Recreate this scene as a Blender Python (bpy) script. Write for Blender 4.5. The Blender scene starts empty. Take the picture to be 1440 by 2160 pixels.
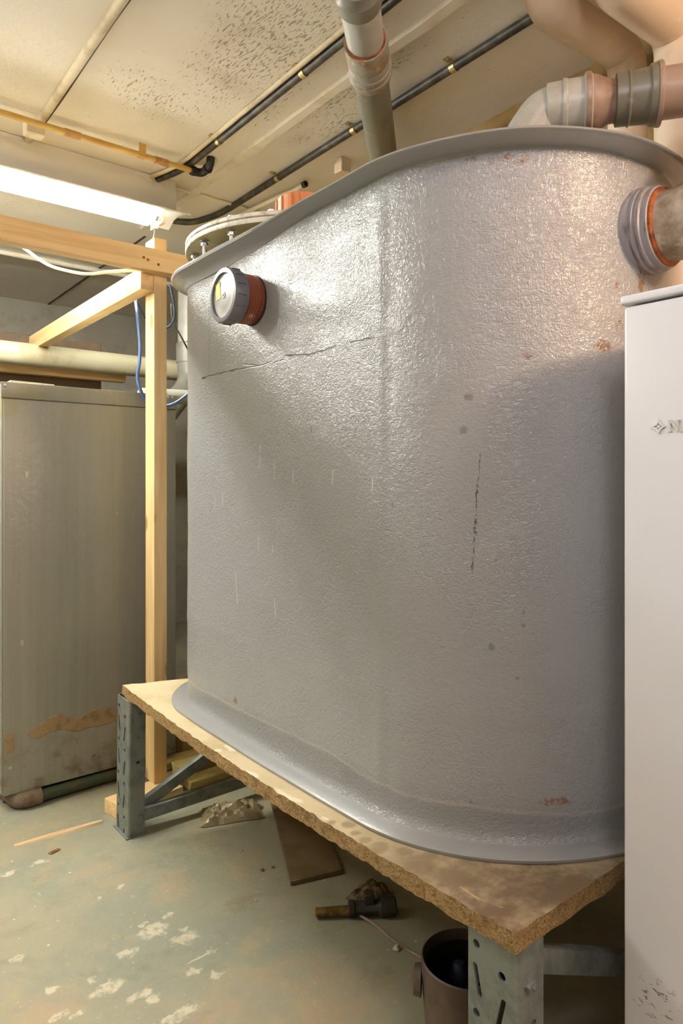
import bpy, bmesh, math, random
from mathutils import Vector, Matrix, noise
random.seed(7)
C = bpy.context.scene.collection
S = bpy.context.scene
pi = math.pi
# ------------------------------------------------------------------ camera, world, lights
H = 1.05; F = 1440.0; CX = 720.0; HY = 1012.0
YAW = math.atan2(1145, 1440); c_, s_ = math.cos(YAW), math.sin(YAW)
cam = bpy.data.cameras.new('camera'); camo = bpy.data.objects.new('camera', cam); C.objects.link(camo)
cam.sensor_fit = 'VERTICAL'; cam.sensor_height = 36; cam.sensor_width = 24; cam.lens = 24
cam.shift_y = -(1080 - HY) / 2160; cam.clip_start = 0.02
camo.location = (0, 0, H); camo.rotation_euler = (pi / 2, 0, -YAW)
S.camera = camo
w = bpy.data.worlds.new('world'); S.world = w; w.use_nodes = True
w.node_tree.nodes['Background'].inputs[0].default_value = (1, .96, .92, 1)
w.node_tree.nodes['Background'].inputs[1].default_value = 0.06
S.view_settings.view_transform = 'Standard'; S.view_settings.look = 'None'
S.view_settings.gamma = 1; S.view_settings.use_curve_mapping = False
S.view_settings.exposure = 0.85
TUBE_STRENGTH = 78.0
def lamp(name, kind, loc, energy, col, size=.1, sy=None, rot=(0, 0, 0)):
    l = bpy.data.lights.new(name, kind); l.energy = energy; l.color = col
    if kind == 'AREA':
        l.size = size
        if sy: l.shape = 'RECTANGLE'; l.size_y = sy
    else: l.shadow_soft_size = size
    o = bpy.data.objects.new(name, l); C.objects.link(o); o.location = loc; o.rotation_euler = rot
    return o
lamp('ceiling_lamp_by_the_door', 'POINT', (.06, -.20, 2.02), 12.5, (.92, .86, 1), .11)
lamp('bulkhead_lamp', 'POINT', (1.15, -.85, 2.02), 40, (1, .70, .50), .09)
lamp('aisle_fill_lamp', 'POINT', (-.85, 2.42, 2.0), 30, (1, 1, .95), .12)  # unseen point lamp, added to light the ceiling and throw the cap's shadow

# ------------------------------------------------------------------ picture <-> room helpers
def wz(u, v, z):
    D = (z - H) / ((HY - v) / F); x = (u - CX) / F * D
    return Vector((c_ * x + s_ * D, -s_ * x + c_ * D, z))
def wX(u, v, X):
    k = (u - CX) / F; D = X / (c_ * k + s_); return Vector((X, (-s_ * k + c_) * D, H + (HY - v) / F * D))
def wY(u, v, Y):
    k = (u - CX) / F; D = Y / (-s_ * k + c_); return Vector(((c_ * k + s_) * D, Y, H + (HY - v) / F * D))

# ------------------------------------------------------------------ mesh helpers
def empty(name, loc, label, cat, group=None):
    o = bpy.data.objects.new(name, None); C.objects.link(o); o.location = loc; o.empty_display_size = .1
    o['label'] = label; o['category'] = cat
    if group: o['group'] = group
    return o
def tag(o, label, cat, group=None, kind=None):
    o['label'] = label; o['category'] = cat
    if group: o['group'] = group
    if kind: o['kind'] = kind
    return o
def put(name, bm, mats, parent=None, smooth=True, angle=40, label=None, recalc=True):
    """Link bm (room coordinates) as one mesh object, under parent when given."""
    if recalc: bmesh.ops.recalc_face_normals(bm, faces=bm.faces)
    me = bpy.data.meshes.new(name); bm.to_mesh(me); bm.free()
    if not isinstance(mats, (list, tuple)): mats = [mats]
    for m in mats: me.materials.append(m)
    if smooth:
        me.polygons.foreach_set('use_smooth', [True] * len(me.polygons))
        me.set_sharp_from_angle(angle=math.radians(angle))
    o = bpy.data.objects.new(name, me); C.objects.link(o)
    if parent:
        o.parent = parent
        p = parent; off = Vector((0, 0, 0))
        if p.parent is None: off = -p.location
        o.location = off
    if label: o['label'] = label
    return o
def struct(name, bm, mat, **k):
    o = put(name, bm, mat, **k); o['kind'] = 'structure'; o['label'] = name.replace('_', ' ') ; o['category'] = name.split('_')[0]
    return o
def box(bm, x0, x1, y0, y1, z0, z1, bev=0, seg=1, mi=0):
    vs = [bm.verts.new((x, y, z)) for x in (x0, x1) for y in (y0, y1) for z in (z0, z1)]
    fs = [bm.faces.new([vs[i] for i in f]) for f in ((0, 1, 3, 2), (4, 6, 7, 5), (0, 4, 5, 1), (2, 3, 7, 6), (0, 2, 6, 4), (1, 5, 7, 3))]
    for f in fs: f.material_index = mi
    if bev:
        es = list({e for f in fs for e in f.edges})
        bmesh.ops.bevel(bm, geom=es, offset=bev, segments=seg, profile=.6, affect='EDGES')
    return vs
def obox(bm, ctr, ax, ay, az, bev=0, seg=1):
    """Oriented box: half-axis vectors."""
    ctr, ax, ay, az = map(Vector, (ctr, ax, ay, az))
    vs = [bm.verts.new(ctr + i * ax + j * ay + k * az) for i in (-1, 1) for j in (-1, 1) for k in (-1, 1)]
    fs = [bm.faces.new([vs[i] for i in f]) for f in ((0, 1, 3, 2), (4, 6, 7, 5), (0, 4, 5, 1), (2, 3, 7, 6), (0, 2, 6, 4), (1, 5, 7, 3))]
    if bev: bmesh.ops.bevel(bm, geom=list({e for f in fs for e in f.edges}), offset=bev, segments=seg, profile=.6, affect='EDGES')
def frame(d):
    d = Vector(d).normalized(); up = Vector((0, 0, 1)) if abs(d.z) < .95 else Vector((1, 0, 0))
    a = d.cross(up).normalized(); return d, a, a.cross(d).normalized()
def tube(bm, pts, r, seg=16, cap=True, rad=None):
    pts = [Vector(p) for p in pts]; n = len(pts); rings = []
    d0, a, b = frame(pts[1] - pts[0])
    for i, p in enumerate(pts):
        d = ((pts[min(i + 1, n - 1)] - p).normalized() + (p - pts[max(i - 1, 0)]).normalized()).normalized()
        a = (a - d * a.dot(d)).normalized(); b = d.cross(a)
        rr = rad[i] if rad else r
        rings.append([bm.verts.new(p + (a * math.cos(t) + b * math.sin(t)) * rr) for t in (2 * pi * k / seg for k in range(seg))])
    for A, B in zip(rings, rings[1:]):
        for k in range(seg): bm.faces.new((A[k], A[(k + 1) % seg], B[(k + 1) % seg], B[k]))
    if cap: bm.faces.new(rings[0][::-1]); bm.faces.new(rings[-1])
def lathe(bm, base, d, prof, seg=40, cap0=True, cap1=True, spin=0):
    """prof: (distance along d, radius) pairs."""
    base = Vector(base); d, a, b = frame(d); rings = []
    for t, r in prof:
        rings.append([bm.verts.new(base + d * t + (a * math.cos(q) + b * math.sin(q)) * r) for q in (spin + 2 * pi * k / seg for k in range(seg))])
    for A, B in zip(rings, rings[1:]):
        for k in range(seg): bm.faces.new((A[k], A[(k + 1) % seg], B[(k + 1) % seg], B[k]))
    if cap0: bm.faces.new(rings[0][::-1])
    if cap1: bm.faces.new(rings[-1])
def smoothpath(pts, n=8):
    pts = [Vector(p) for p in pts]; out = []
    P = [pts[0]] + pts + [pts[-1]]
    for i in range(1, len(P) - 2):
        p0, p1, p2, p3 = P[i - 1:i + 3]
        for k in range(n):
            t = k / n
            out.append(.5 * ((2 * p1) + (p2 - p0) * t + (2 * p0 - 5 * p1 + 4 * p2 - p3) * t * t + (3 * p1 - p0 - 3 * p2 + p3) * t ** 3))
    out.append(pts[-1]); return out
def bend(pts, r, n=8):
    """Polyline with rounded corners."""
    pts = [Vector(p) for p in pts]; out = [pts[0]]
    for a, p, b in zip(pts, pts[1:], pts[2:]):
        da = (a - p).normalized(); db = (b - p).normalized()
        rr = min(r, (a - p).length * .49, (b - p).length * .49)
        for k in range(n + 1):
            t = k / n; out.append((p + da * rr) * (1 - t) ** 2 + p * 2 * t * (1 - t) + (p + db * rr) * t * t)
    out.append(pts[-1]); return out
def extrude(bm, poly, z0, z1, fn):
    """Prism of a 2-D polygon; fn(u, v, z) gives the room point."""
    A = [bm.verts.new(fn(u, v, z0)) for u, v in poly]; B = [bm.verts.new(fn(u, v, z1)) for u, v in poly]
    n = len(poly)
    bm.faces.new(A[::-1]); bm.faces.new(B)
    for i in range(n): bm.faces.new((A[i], A[(i + 1) % n], B[(i + 1) % n], B[i]))
def cut(o, cutter_bm):
    """Subtract the closed shapes of cutter_bm from mesh object o."""
    me = bpy.data.meshes.new('cutter'); bmesh.ops.recalc_face_normals(cutter_bm, faces=cutter_bm.faces); cutter_bm.to_mesh(me); cutter_bm.free()
    co = bpy.data.objects.new('cutter', me); C.objects.link(co)
    co.matrix_world = Matrix.Identity(4)
    bpy.context.view_layer.update()
    m = o.modifiers.new('cut', 'BOOLEAN'); m.object = co; m.operation = 'DIFFERENCE'; m.solver = 'EXACT'
    dg = bpy.context.evaluated_depsgraph_get()
    nm = bpy.data.meshes.new_from_object(o.evaluated_get(dg)); o.modifiers.clear(); o.data = nm
    bpy.data.objects.remove(co)

# ------------------------------------------------------------------ material helpers
def lin(r, g, b):
    f = lambda v: (v / 255 / 12.92) if v / 255 <= .04045 else ((v / 255 + .055) / 1.055) ** 2.4
    return (f(r), f(g), f(b), 1)
class M:
    def __init__(s, name, col=(128, 128, 128), rough=.5, metal=0, spec=.5):
        s.m = bpy.data.materials.new(name); s.m.use_nodes = True; s.t = s.m.node_tree; s.N = s.t.nodes
        s.b = s.N['Principled BSDF']; s.b.inputs['Base Color'].default_value = lin(*col)
        s.b.inputs['Roughness'].default_value = rough; s.b.inputs['Metallic'].default_value = metal
        s.b.inputs['Specular IOR Level'].default_value = spec
        s.col = None; s.base = lin(*col); s.co = s.N.new('ShaderNodeTexCoord').outputs['Object']; s.nrm = None
    def n(s, typ, ins=None, **kw):
        nd = s.N.new('ShaderNode' + typ)
        for k, v in kw.items(): setattr(nd, k, v)
        for k, v in (ins or {}).items():
            if hasattr(v, 'is_linked') or isinstance(v, bpy.types.NodeSocket): s.t.links.new(v, nd.inputs[k])
            else: nd.inputs[k].default_value = v
        return nd
    def math(s, op, a, b=0, clamp=False):
        return s.n('Math', {0: a, 1: b}, operation=op, use_clamp=clamp).outputs[0]
    def ramp(s, v, lo, hi, a=0, b=1):
        return s.n('MapRange', {0: v, 1: lo, 2: hi, 3: a, 4: b}, clamp=True, interpolation_type='SMOOTHSTEP').outputs[0]
    def scaled(s, sc, rot=(0, 0, 0)):
        return s.n('Mapping', {0: s.co, 2: rot, 3: sc}).outputs[0]
    def noise(s, scale, detail=3, rough=.55, dist=0, co=None):
        return s.n('TexNoise', {'Vector': co or s.co, 'Scale': scale, 'Detail': detail, 'Roughness': rough, 'Distortion': dist}).outputs['Fac']
    def vor(s, scale, co=None, feature='F1', rnd=1):
        return s.n('TexVoronoi', {'Vector': co or s.co, 'Scale': scale, 'Randomness': rnd}, feature=feature).outputs['Distance']
    def mix(s, fac, col):
        """Lay a colour over the current one by mask fac."""
        a = s.col if s.col is not None else s.base
        nd = s.n('Mix', {0: fac}, data_type='RGBA')
        if isinstance(a, bpy.types.NodeSocket): s.t.links.new(a, nd.inputs[6])
        else: nd.inputs[6].default_value = a
        nd.inputs[7].default_value = lin(*col); s.col = nd.outputs[2]; return s
    def bump(s, h, strength=.3, dist=.01):
        ins = {'Height': h, 'Strength': strength, 'Distance': dist}
        if s.nrm is not None: ins['Normal'] = s.nrm
        s.nrm = s.n('Bump', ins).outputs[0]; return s
    def seg(s, a, b, w, co=None, soft=.6):
        """Mask of a capsule from a to b (room points), half width w."""
        a = Vector(a); b = Vector(b); ba = b - a
        if ba.length < 1e-6: ba = Vector((0, 0, 1e-4))
        pa = s.n('VectorMath', {0: co or s.co, 1: a}, operation='SUBTRACT').outputs[0]
        d = s.n('VectorMath', {0: pa, 1: ba}, operation='DOT_PRODUCT').outputs['Value']
        h = s.math('MULTIPLY', d, 1 / ba.dot(ba), True)
        q = s.n('VectorMath', {0: ba, 3: h}, operation='SCALE').outputs[0]
        e = s.n('VectorMath', {0: pa, 1: q}, operation='SUBTRACT').outputs[0]
        L = s.n('VectorMath', {0: e}, operation='LENGTH').outputs['Value']
        return s.ramp(L, w * (1 - soft) , w * (1 + soft), 1, 0)
    def blob(s, ctr, rad, co=None, soft=.5):
        """Mask of an ellipsoid."""
        d = s.n('VectorMath', {0: co or s.co, 1: ctr}, operation='SUBTRACT').outputs[0]
        d = s.n('VectorMath', {0: d, 1: tuple(1 / max(r, 1e-4) for r in rad)}, operation='MULTIPLY').outputs[0]
        L = s.n('VectorMath', {0: d}, operation='LENGTH').outputs['Value']
        return s.ramp(L, 1 - soft, 1 + soft * .4, 1, 0)
    def any(s, ms):
        r = ms[0]
        for m in ms[1:]: r = s.math('MAXIMUM', r, m)
        return r
    def warp(s, amt, scale):
        nz = s.n('TexNoise', {'Vector': s.co, 'Scale': scale, 'Detail': 4}).outputs['Color']
        v = s.n('VectorMath', {0: nz, 1: (.5, .5, .5)}, operation='SUBTRACT').outputs[0]
        v = s.n('VectorMath', {0: v, 3: amt}, operation='SCALE').outputs[0]
        return s.n('VectorMath', {0: s.co, 1: v}, operation='ADD').outputs[0]
    def rough(s, v): s.t.links.new(v, s.b.inputs['Roughness']); return s
    def done(s):
        if s.col is not None: s.t.links.new(s.col, s.b.inputs['Base Color'])
        if s.nrm is not None: s.t.links.new(s.nrm, s.b.inputs['Normal'])
        return s.m
def plain(name, col, rough=.5, metal=0, var=None, vs=8, bump=0, bs=60, spec=.5):
    m = M(name, col, rough, metal, spec)
    if var: m.mix(m.ramp(m.noise(vs, 4, .6), .42, .68), var)
    if bump: m.bump(m.noise(bs, 4), bump, .003)
    return m.done()

# ------------------------------------------------------------------ tank geometry constants
TX, TRR, TY0, TY1 = .80, .385, .565, 1.95          # outer (rim / flange) outline
RC = .25
BX = TX + .045                                       # flat front face of the tank
ZT = .435                                            # top of the board at its ends
def sag(y):
    t = min(1, max(0, (y - .578) / (2.011 - .578))); return -.019 * 4 * t * (1 - t)
def cyl(u, v, R=TRR - .045):
    """Picture point on the curved right end of the tank."""
    k = (u - CX) / F; q = (c_ * k + s_) / (-s_ * k + c_); cx, cy = TX + TRR, TY0 + TRR
    A = q * q + 1; B = -2 * (q * cx + cy); D_ = B * B - 4 * A * (cx * cx + cy * cy - R * R)
    t = (-B - math.sqrt(max(D_, 0))) / (2 * A); D = s_ * q * t + c_ * t
    return Vector((q * t, t, H + (HY - v) / F * D))
def ts(u, v):
    p = wX(u, v, BX); return p if p.y > TY0 + TRR else cyl(u, v)

# ------------------------------------------------------------------ materials
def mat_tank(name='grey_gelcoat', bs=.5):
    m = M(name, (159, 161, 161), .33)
    def onface(co):
        fl = m.n('VectorMath', {0: co, 1: (0, 1, 1), 2: (BX, 0, 0)}, operation='MULTIPLY_ADD').outputs[0]
        d = m.n('VectorMath', {0: co, 1: (TX + TRR, TY0 + TRR, 0)}, operation='SUBTRACT').outputs[0]
        d = m.n('VectorMath', {0: d, 1: (1, 1, 0)}, operation='MULTIPLY').outputs[0]
        d = m.n('VectorMath', {0: d}, operation='NORMALIZE').outputs[0]
        d = m.n('VectorMath', {0: d, 3: TRR - .045}, operation='SCALE').outputs[0]
        z = m.n('VectorMath', {0: co, 1: (0, 0, 1), 2: (TX + TRR, TY0 + TRR, 0)}, operation='MULTIPLY_ADD').outputs[0]
        return fl, m.n('VectorMath', {0: d, 1: z}, operation='ADD').outputs[0]
    W = {0: onface(m.co), 1: onface(m.warp(.007, 70)), 2: onface(m.warp(.014, 90))}
    side = lambda p, k: W[k][0 if p.y > TY0 + TRR else 1]
    front = m.math('LESS_THAN', m.n('SeparateXYZ', {0: m.co}).outputs[0], 1.25)
    SG = lambda a, b, w, k=0: m.seg(a, b, w, side((a + b) / 2, k))
    BL = lambda p, r, k=1: m.blob(p, r, side(p, k))
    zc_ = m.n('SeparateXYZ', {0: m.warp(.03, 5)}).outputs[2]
    m.mix(m.ramp(zc_, .47, .505, .30, 0), (112, 112, 106))  # base band darkened: shade of its downward slope painted in with dirt
    m.mix(m.math('MULTIPLY', m.math('MULTIPLY', m.ramp(zc_, .486, .490), m.ramp(zc_, .492, .497, 1, 0)), .4), (196, 192, 182))
    # white scratches
    sc = [((497, 1205), (502, 1275)), ((550, 940), (548, 985)), ((703, 992), (702, 1022)), ((545, 1130), (545, 1160)), ((580, 1265), (581, 1300)),
          ((454, 1050), (452, 1075)), ((579, 980), (579, 1010)), ((785, 1010), (786, 1030)), ((618, 990), (619, 1020)), ((470, 1040), (470, 1065)), ((575, 1150), (575, 1165))]
    m.mix(m.math('MULTIPLY', m.any([SG(ts(*a), ts(*b), .0010) for a, b in sc]), m.math('MULTIPLY', front, .8)), (222, 222, 212))
    crack = [(430, 797), (445, 792), (492, 781), (548, 772), (574, 762)], [(515, 768), (548, 772)], [(578, 766), (598, 758)], [(603, 750), (652, 748), (680, 740), (708, 730)], [(740, 722), (790, 712)]
    ck = []
    for line in crack:
        for a, b in zip(line, line[1:]): ck.append(SG(ts(*a), ts(*b), .0013, 1))
    ck.append(SG(ts(427, 799), ts(434, 798), .0028)); ck.append(SG(ts(488, 783), ts(495, 782), .0026))
    ck.append(SG(ts(441, 640), ts(442, 796), .0007)); ck.append(SG(ts(657, 905), ts(659, 912), .0012))
    crm = m.math('MULTIPLY', m.any(ck), front)
    m.mix(m.math('MULTIPLY', crm, .85), (48, 46, 46))
    # dark scratch and spots on the curved end
    dk = [SG(ts(1006, 1020), ts(996, 1210), .0013, 2), SG(ts(1012, 960), ts(1007, 1040), .0008, 1)]
    m.mix(m.math('MULTIPLY', m.any(dk), m.ramp(m.noise(120, 2), .4, .6)), (74, 70, 74))
    sp = [BL(ts(*p), (r, r, r)) for p, r in (((1036, 1365), .006), ((1104, 1320), .004), ((1090, 1430), .004), ((1104, 1292), .003), ((988, 838), .008), ((978, 908), .008), ((827, 1065), .004), ((1046, 1180), .003), ((994, 1690), .003))]
    m.mix(m.math('MULTIPLY', m.any(sp), .5), (92, 88, 80))
    # rust brown smears
    rs = [BL(ts(*p), r, 2) for p, r in (((1062, 336), (.03, .03, .010)), ((1100, 334), (.012, .012, .010)), ((992, 338), (.014, .014, .004)),
          ((1300, 602), (.006, .006, .006)), ((1350, 590), (.012, .012, .03)), ((1305, 690), (.008, .008, .012)), ((1112, 750), (.008, .008, .005)), ((1270, 730), (.02, .02, .012)), ((497, 1478), (.012, .012, .012)), ((1170, 1690), (.03, .03, .008)))]
    m.mix(m.math('MULTIPLY', m.any(rs), m.ramp(m.noise(70, 4, .7), .40, .58, 0, .85)), (134, 94, 52))
    # fibre texture under the coating
    ridge = lambda n: m.math('SUBTRACT', 1, m.math('ABSOLUTE', m.math('MULTIPLY_ADD', n, 2) if False else m.math('MULTIPLY', m.math('SUBTRACT', n, .5), 3.2)))
    f1 = ridge(m.noise(40, 2, .5, 1.4)); f2 = ridge(m.noise(1, 2, .5, 1.2, m.scaled((140, 140, 56), (.5, .3, .2)))); f3 = ridge(m.noise(1, 2, .5, 1.2, m.scaled((62, 62, 150), (-.4, .2, .6))))
    amt = m.ramp(m.noise(6, 2), .35, .65, .45, 1)
    h = m.math('ADD', m.math('MULTIPLY', f1, .26), m.math('ADD', m.math('MULTIPLY', f2, .30), m.math('MULTIPLY', f3, .34)))
    h = m.math('ADD', m.math('MULTIPLY', h, amt), m.math('MULTIPLY', m.noise(120, 2), .30))
    h = m.math('SUBTRACT', h, m.math('MULTIPLY', crm, .6))
    m.bump(h, bs, .0062)
    m.b.inputs['Roughness'].default_value = .30; m.b.inputs['Coat Weight'].default_value = .4; m.b.inputs['Coat Roughness'].default_value = .15; m.t.links.new(m.nrm, m.b.inputs['Coat Normal'])
    return m.done()
def mat_floor():
    m = M('painted_concrete', (150, 146, 122), .62)
    wp = m.warp(.12, 6)
    m.mix(m.ramp(m.noise(2.2, 6, .62), .44, .6), (136, 138, 120))
    m.mix(m.math('MULTIPLY', m.ramp(m.noise(3.1, 6, .7, 0, m.scaled((1, 1, 1), (0, 0, 1))), .5, .66), .8), (168, 152, 116))
    m.mix(m.math('MULTIPLY', m.ramp(m.noise(7, 6, .72), .55, .75), .5), (118, 116, 96))
    pk = [m.blob(wz(u, v, 0), (rx, ry, .1), wp, .7) for u, v, rx, ry in ((640, 2070, .13, .1), (520, 2120, .16, .1), (700, 2130, .16, .1), (90, 2140, .1, .05), (360, 1870, .06, .08), (240, 1840, .11, .09))]
    m.mix(m.math('MULTIPLY', m.math('MULTIPLY', m.any(pk), m.ramp(m.noise(9, 5, .7), .36, .6)), .7), (166, 146, 116))
    wd = m.warp(.05, 40)
    wb = [m.blob(wz(u, v, 0), (rx, ry, .1), wd, .35) for u, v, rx, ry in ((325, 1963, .036, .028), (390, 1978, .035, .022), (266, 2010, .024, .02), (355, 1930, .018, .012), (300, 1950, .012, .01),
        (225, 2085, .038, .02), (110, 2092, .018, .012), (193, 2068, .009, .009), (325, 2105, .018, .016), (290, 2103, .025, .012), (253, 1870, .012, .008), (210, 1897, .006, .009), (430, 2015, .04, .006),
        (125, 2143, .016, .012), (160, 2144, .012, .01), (32, 2025, .014, .012), (85, 1818, .03, .008), (380, 2140, .05, .015), (15, 1842, .03, .012), (410, 2050, .014, .012), (452, 2055, .012, .01), (388, 1960, .012, .01))]
    m.mix(m.math('MULTIPLY', m.any(wb), m.ramp(m.noise(44, 5, .7), .38, .56, .1, .8)), (204, 196, 170))
    sp = m.ramp(m.vor(26), .05, .10, 1, 0); sp = m.math('MULTIPLY', sp, m.ramp(m.noise(5, 2), .52, .6))
    m.mix(sp, (206, 198, 168))
    m.mix(m.math('MULTIPLY', m.ramp(m.noise(60, 5, .75), .55, .75), .6), (186, 176, 146)); m.mix(m.math('MULTIPLY', m.ramp(m.noise(120, 4, .8), .58, .7), .5), (112, 104, 84)); sp2 = m.ramp(m.vor(60), .05, .1, 1, 0); m.mix(m.math('MULTIPLY', sp2, m.ramp(m.noise(3.5, 3), .5, .6)), (204, 196, 170))
    dg = m.ramp(m.noise(1, 4, .7, .8, m.scaled((4, 4, 4), (0, 0, .6))), .54, .7)
    m.mix(m.math('MULTIPLY', dg, .35), (104, 98, 82))
    m.bump(m.noise(40, 6, .7), .25, .004).bump(m.noise(5, 3), .2, .01)
    return m.done()
def mat_ceiling():
    m = M('limewashed_concrete', (234, 228, 214), .8, spec=.2)
    m.mix(m.ramp(m.noise(1.6, 5), .4, .7), (227, 219, 202))
    m.mix(m.math('MULTIPLY', m.ramp(m.noise(9, 6, .7), .6, .8), .45), (204, 192, 168))
    # brushed dark mould flecks where they grow
    wz_ = m.warp(.25, 3)
    zone = [m.math('MULTIPLY', m.blob(p, r, wz_, .8), a) for p, r, a in (((.98, 1.52, 2.2), (.22, .42, .3), 1), ((.85, 1.95, 2.2), (.2, .18, .3), .8), ((1.27, 1.55, 2.2), (.06, .34, .3), 1.0), ((1.15, 1.78, 2.2), (.06, .2, .3), .7), ((1.34, 1.75, 2.2), (.07, .2, .3), .8), ((.95, 1.1, 2.2), (.14, .14, .3), .6))]
    z = m.any(zone)
    fl = m.noise(1, 3, .6, .5, m.scaled((170, 46, 20), (0, 0, .75)))
    fk = m.math('MULTIPLY', m.ramp(m.math('ADD', fl, m.math('MULTIPLY', z, .15)), .67, .74), m.ramp(z, .15, .5))
    m.mix(m.math('MULTIPLY', fk, .6), (98, 86, 58))
    m.mix(m.math('MULTIPLY', m.math('MULTIPLY', z, m.ramp(m.noise(6, 4), .45, .7)), .3), (150, 134, 96))
    m.mix(m.ramp(m.vor(16), .03, .055, .5, 0), (140, 122, 88))
    m.bump(m.noise(70, 5, .7), .25, .004).bump(m.noise(9, 4), .2, .01)
    return m.done()
def mat_wall(name, a, b, cc):
    m = M(name, a, .85, spec=.2)
    m.mix(m.ramp(m.noise(3, 6, .65), .4, .65), b); m.mix(m.math('MULTIPLY', m.ramp(m.noise(11, 6, .7), .5, .72), .7), cc)
    m.bump(m.noise(28, 6, .7), .5, .012)
    return m.done()
def mat_wood(name, axis, a=(236, 206, 150), b=(220, 184, 126), knots=(158, 110, 60)):
    m = M(name, a, .55)
    sc = [38, 38, 38]; sc[axis] = 2.2
    g = m.noise(1, 4, .6, .6, m.scaled(sc)); m.mix(m.ramp(g, .4, .68), b)
    s2 = [9, 9, 9]; s2[axis] = .9
    m.mix(m.math('MULTIPLY', m.ramp(m.noise(1, 3, .5, .4, m.scaled(s2)), .48, .7), .55), (198, 154, 96))
    s3 = [11, 11, 11]; s3[axis] = 5
    m.mix(m.ramp(m.vor(1, m.scaled(s3)), .10, .19, .8, 0), knots)
    m.bump(g, .2, .002)
    return m.done()
def mat_board_top():
    m = M('dusty_chipboard_face', (204, 188, 152), .75, spec=.25)
    m.mix(m.ramp(m.noise(5, 6, .65), .42, .66), (184, 166, 128))
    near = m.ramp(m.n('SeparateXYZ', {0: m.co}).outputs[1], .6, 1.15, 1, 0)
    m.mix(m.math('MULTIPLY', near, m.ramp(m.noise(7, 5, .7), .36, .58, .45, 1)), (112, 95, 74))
    st = [m.blob(wz(u, v, .42), (r, r, .1), m.warp(.03, 20), .5) for u, v, r in ((880, 1830, .035), (800, 1790, .02), (905, 1815, .02), (770, 1775, .014), (735, 1740, .012), (750, 1755, .01), (700, 1735, .01), (850, 1800, .016))]
    m.mix(m.math('MULTIPLY', m.any(st), .55), (120, 104, 78))
    wd = m.warp(.02, 30)
    wh = [m.blob(wz(u, v, .425), (rx, ry, .1), wd, .5) for u, v, rx, ry in ((486, 1570, .012, .03), (476, 1592, .006, .03), (530, 1625, .01, .025), (605, 1670, .008, .05), (687, 1719, .005, .008), (460, 1575, .008, .012), (625, 1680, .008, .02))]
    m.mix(m.math('MULTIPLY', m.any(wh), .8), (226, 216, 192))
    pts = [wz(u, v, .43) for u, v in ((970, 1868), (1010, 1897), (1060, 1918), (1110, 1929), (1150, 1928))]
    m.mix(m.math('MULTIPLY', m.any([m.seg(a, b, .0022, m.warp(.008, 50)) for a, b in zip(pts, pts[1:])]), .6), (198, 170, 128))
    m.mix(m.math('MULTIPLY', m.ramp(m.noise(90, 5, .8), .58, .75), .4), (150, 120, 74))
    m.bump(m.noise(80, 5, .7), .25, .003)
    return m.done()
def mat_board_edge():
    m = M('raw_chipboard_edge', (216, 182, 126), .9, spec=.15)
    ch = m.noise(1, 4, .75, .4, m.scaled((260, 150, 330)))
    m.mix(m.ramp(ch, .46, .60), (172, 134, 86)); m.mix(m.ramp(m.noise(190, 4, .8), .56, .64), (232, 204, 154))
    zz = m.n('SeparateXYZ', {0: m.co}).outputs[2]
    m.mix(m.math('MULTIPLY', m.ramp(m.noise(45, 4, .7), .52, .64), .4), (108, 76, 46))
    m.bump(ch, 1, .012).bump(m.noise(200, 3), .5, .004)
    return m.done()
def mat_galv(name='galvanised_steel', a=(132, 138, 132), b=(112, 118, 114), metal=.35):
    m = M(name, a, .48, metal)
    m.mix(m.ramp(m.noise(24, 5, .7), .42, .62), b); m.mix(m.math('MULTIPLY', m.ramp(m.noise(7, 6, .7), .55, .75), .6), (158, 150, 138))
    m.bump(m.noise(90, 4), .1, .002)
    return m.done()
def mat_cabinet():
    m = M('dull_zinc_sheet', (156, 156, 144), .42, .2)
    st = m.noise(1, 4, .65, 0, m.scaled((46, 46, 1.2))); m.mix(m.ramp(st, .35, .75), (148, 148, 136))
    m.mix(m.math('MULTIPLY', m.ramp(m.noise(2.4, 5, .6), .45, .7), .5), (160, 156, 140))
    wp = m.warp(.05, 18)
    gl = [wX(1, 1, 1)]
    P = lambda u, v: wY(u, v, 2.342)
    g = [m.seg(P(78, 1548), P(120, 1525), .022, wp, .12), m.seg(P(120, 1528), P(175, 1525), .022, wp, .12), m.seg(P(175, 1522), P(245, 1506), .025, wp, .12), m.seg(P(155, 1545), P(160, 1575), .005, wp, .2), m.seg(P(16, 1555), P(22, 1585), .010, wp, .3), m.blob(P(196, 1594), (.008, .01, .006))]
    gm = m.any(g)
    m.mix(gm, (166, 143, 106))
    m.mix(m.math('MULTIPLY', gm, m.ramp(m.noise(30, 4), .5, .7)), (140, 116, 82))
    gr = m.any([m.blob(P(10, 850), (.06, .05, .05), m.warp(.08, 12)), m.blob(P(60, 830), (.05, .05, .03), m.warp(.08, 12))])
    m.mix(m.math('MULTIPLY', gr, .5), (150, 146, 96))
    wh = m.any([m.blob(P(u, v), (a, .02, b), None) for u, v, a, b in ((57, 1001, .005, .012), (248, 1083, .004, .004), (47, 1356, .005, .012), (22, 1620, .006, .006), (108, 770, .01, .01))])
    m.mix(m.math('MULTIPLY', wh, .7), (200, 196, 180))
    lowz = m.ramp(m.n('SeparateXYZ', {0: m.co}).outputs[2], .05, .3, 1, 0)
    m.mix(m.math('MULTIPLY', lowz, m.ramp(m.noise(14, 6, .7), .45, .65, 0, .7)), (110, 92, 66))
    m.bump(m.math('ADD', m.math('MULTIPLY', gm, .6), m.math('MULTIPLY', m.noise(60, 4), .4)), .6, .006)
    return m.done()
def mat_white():
    m = M('white_enamel', (232, 232, 236), .28)
    return m
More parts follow.
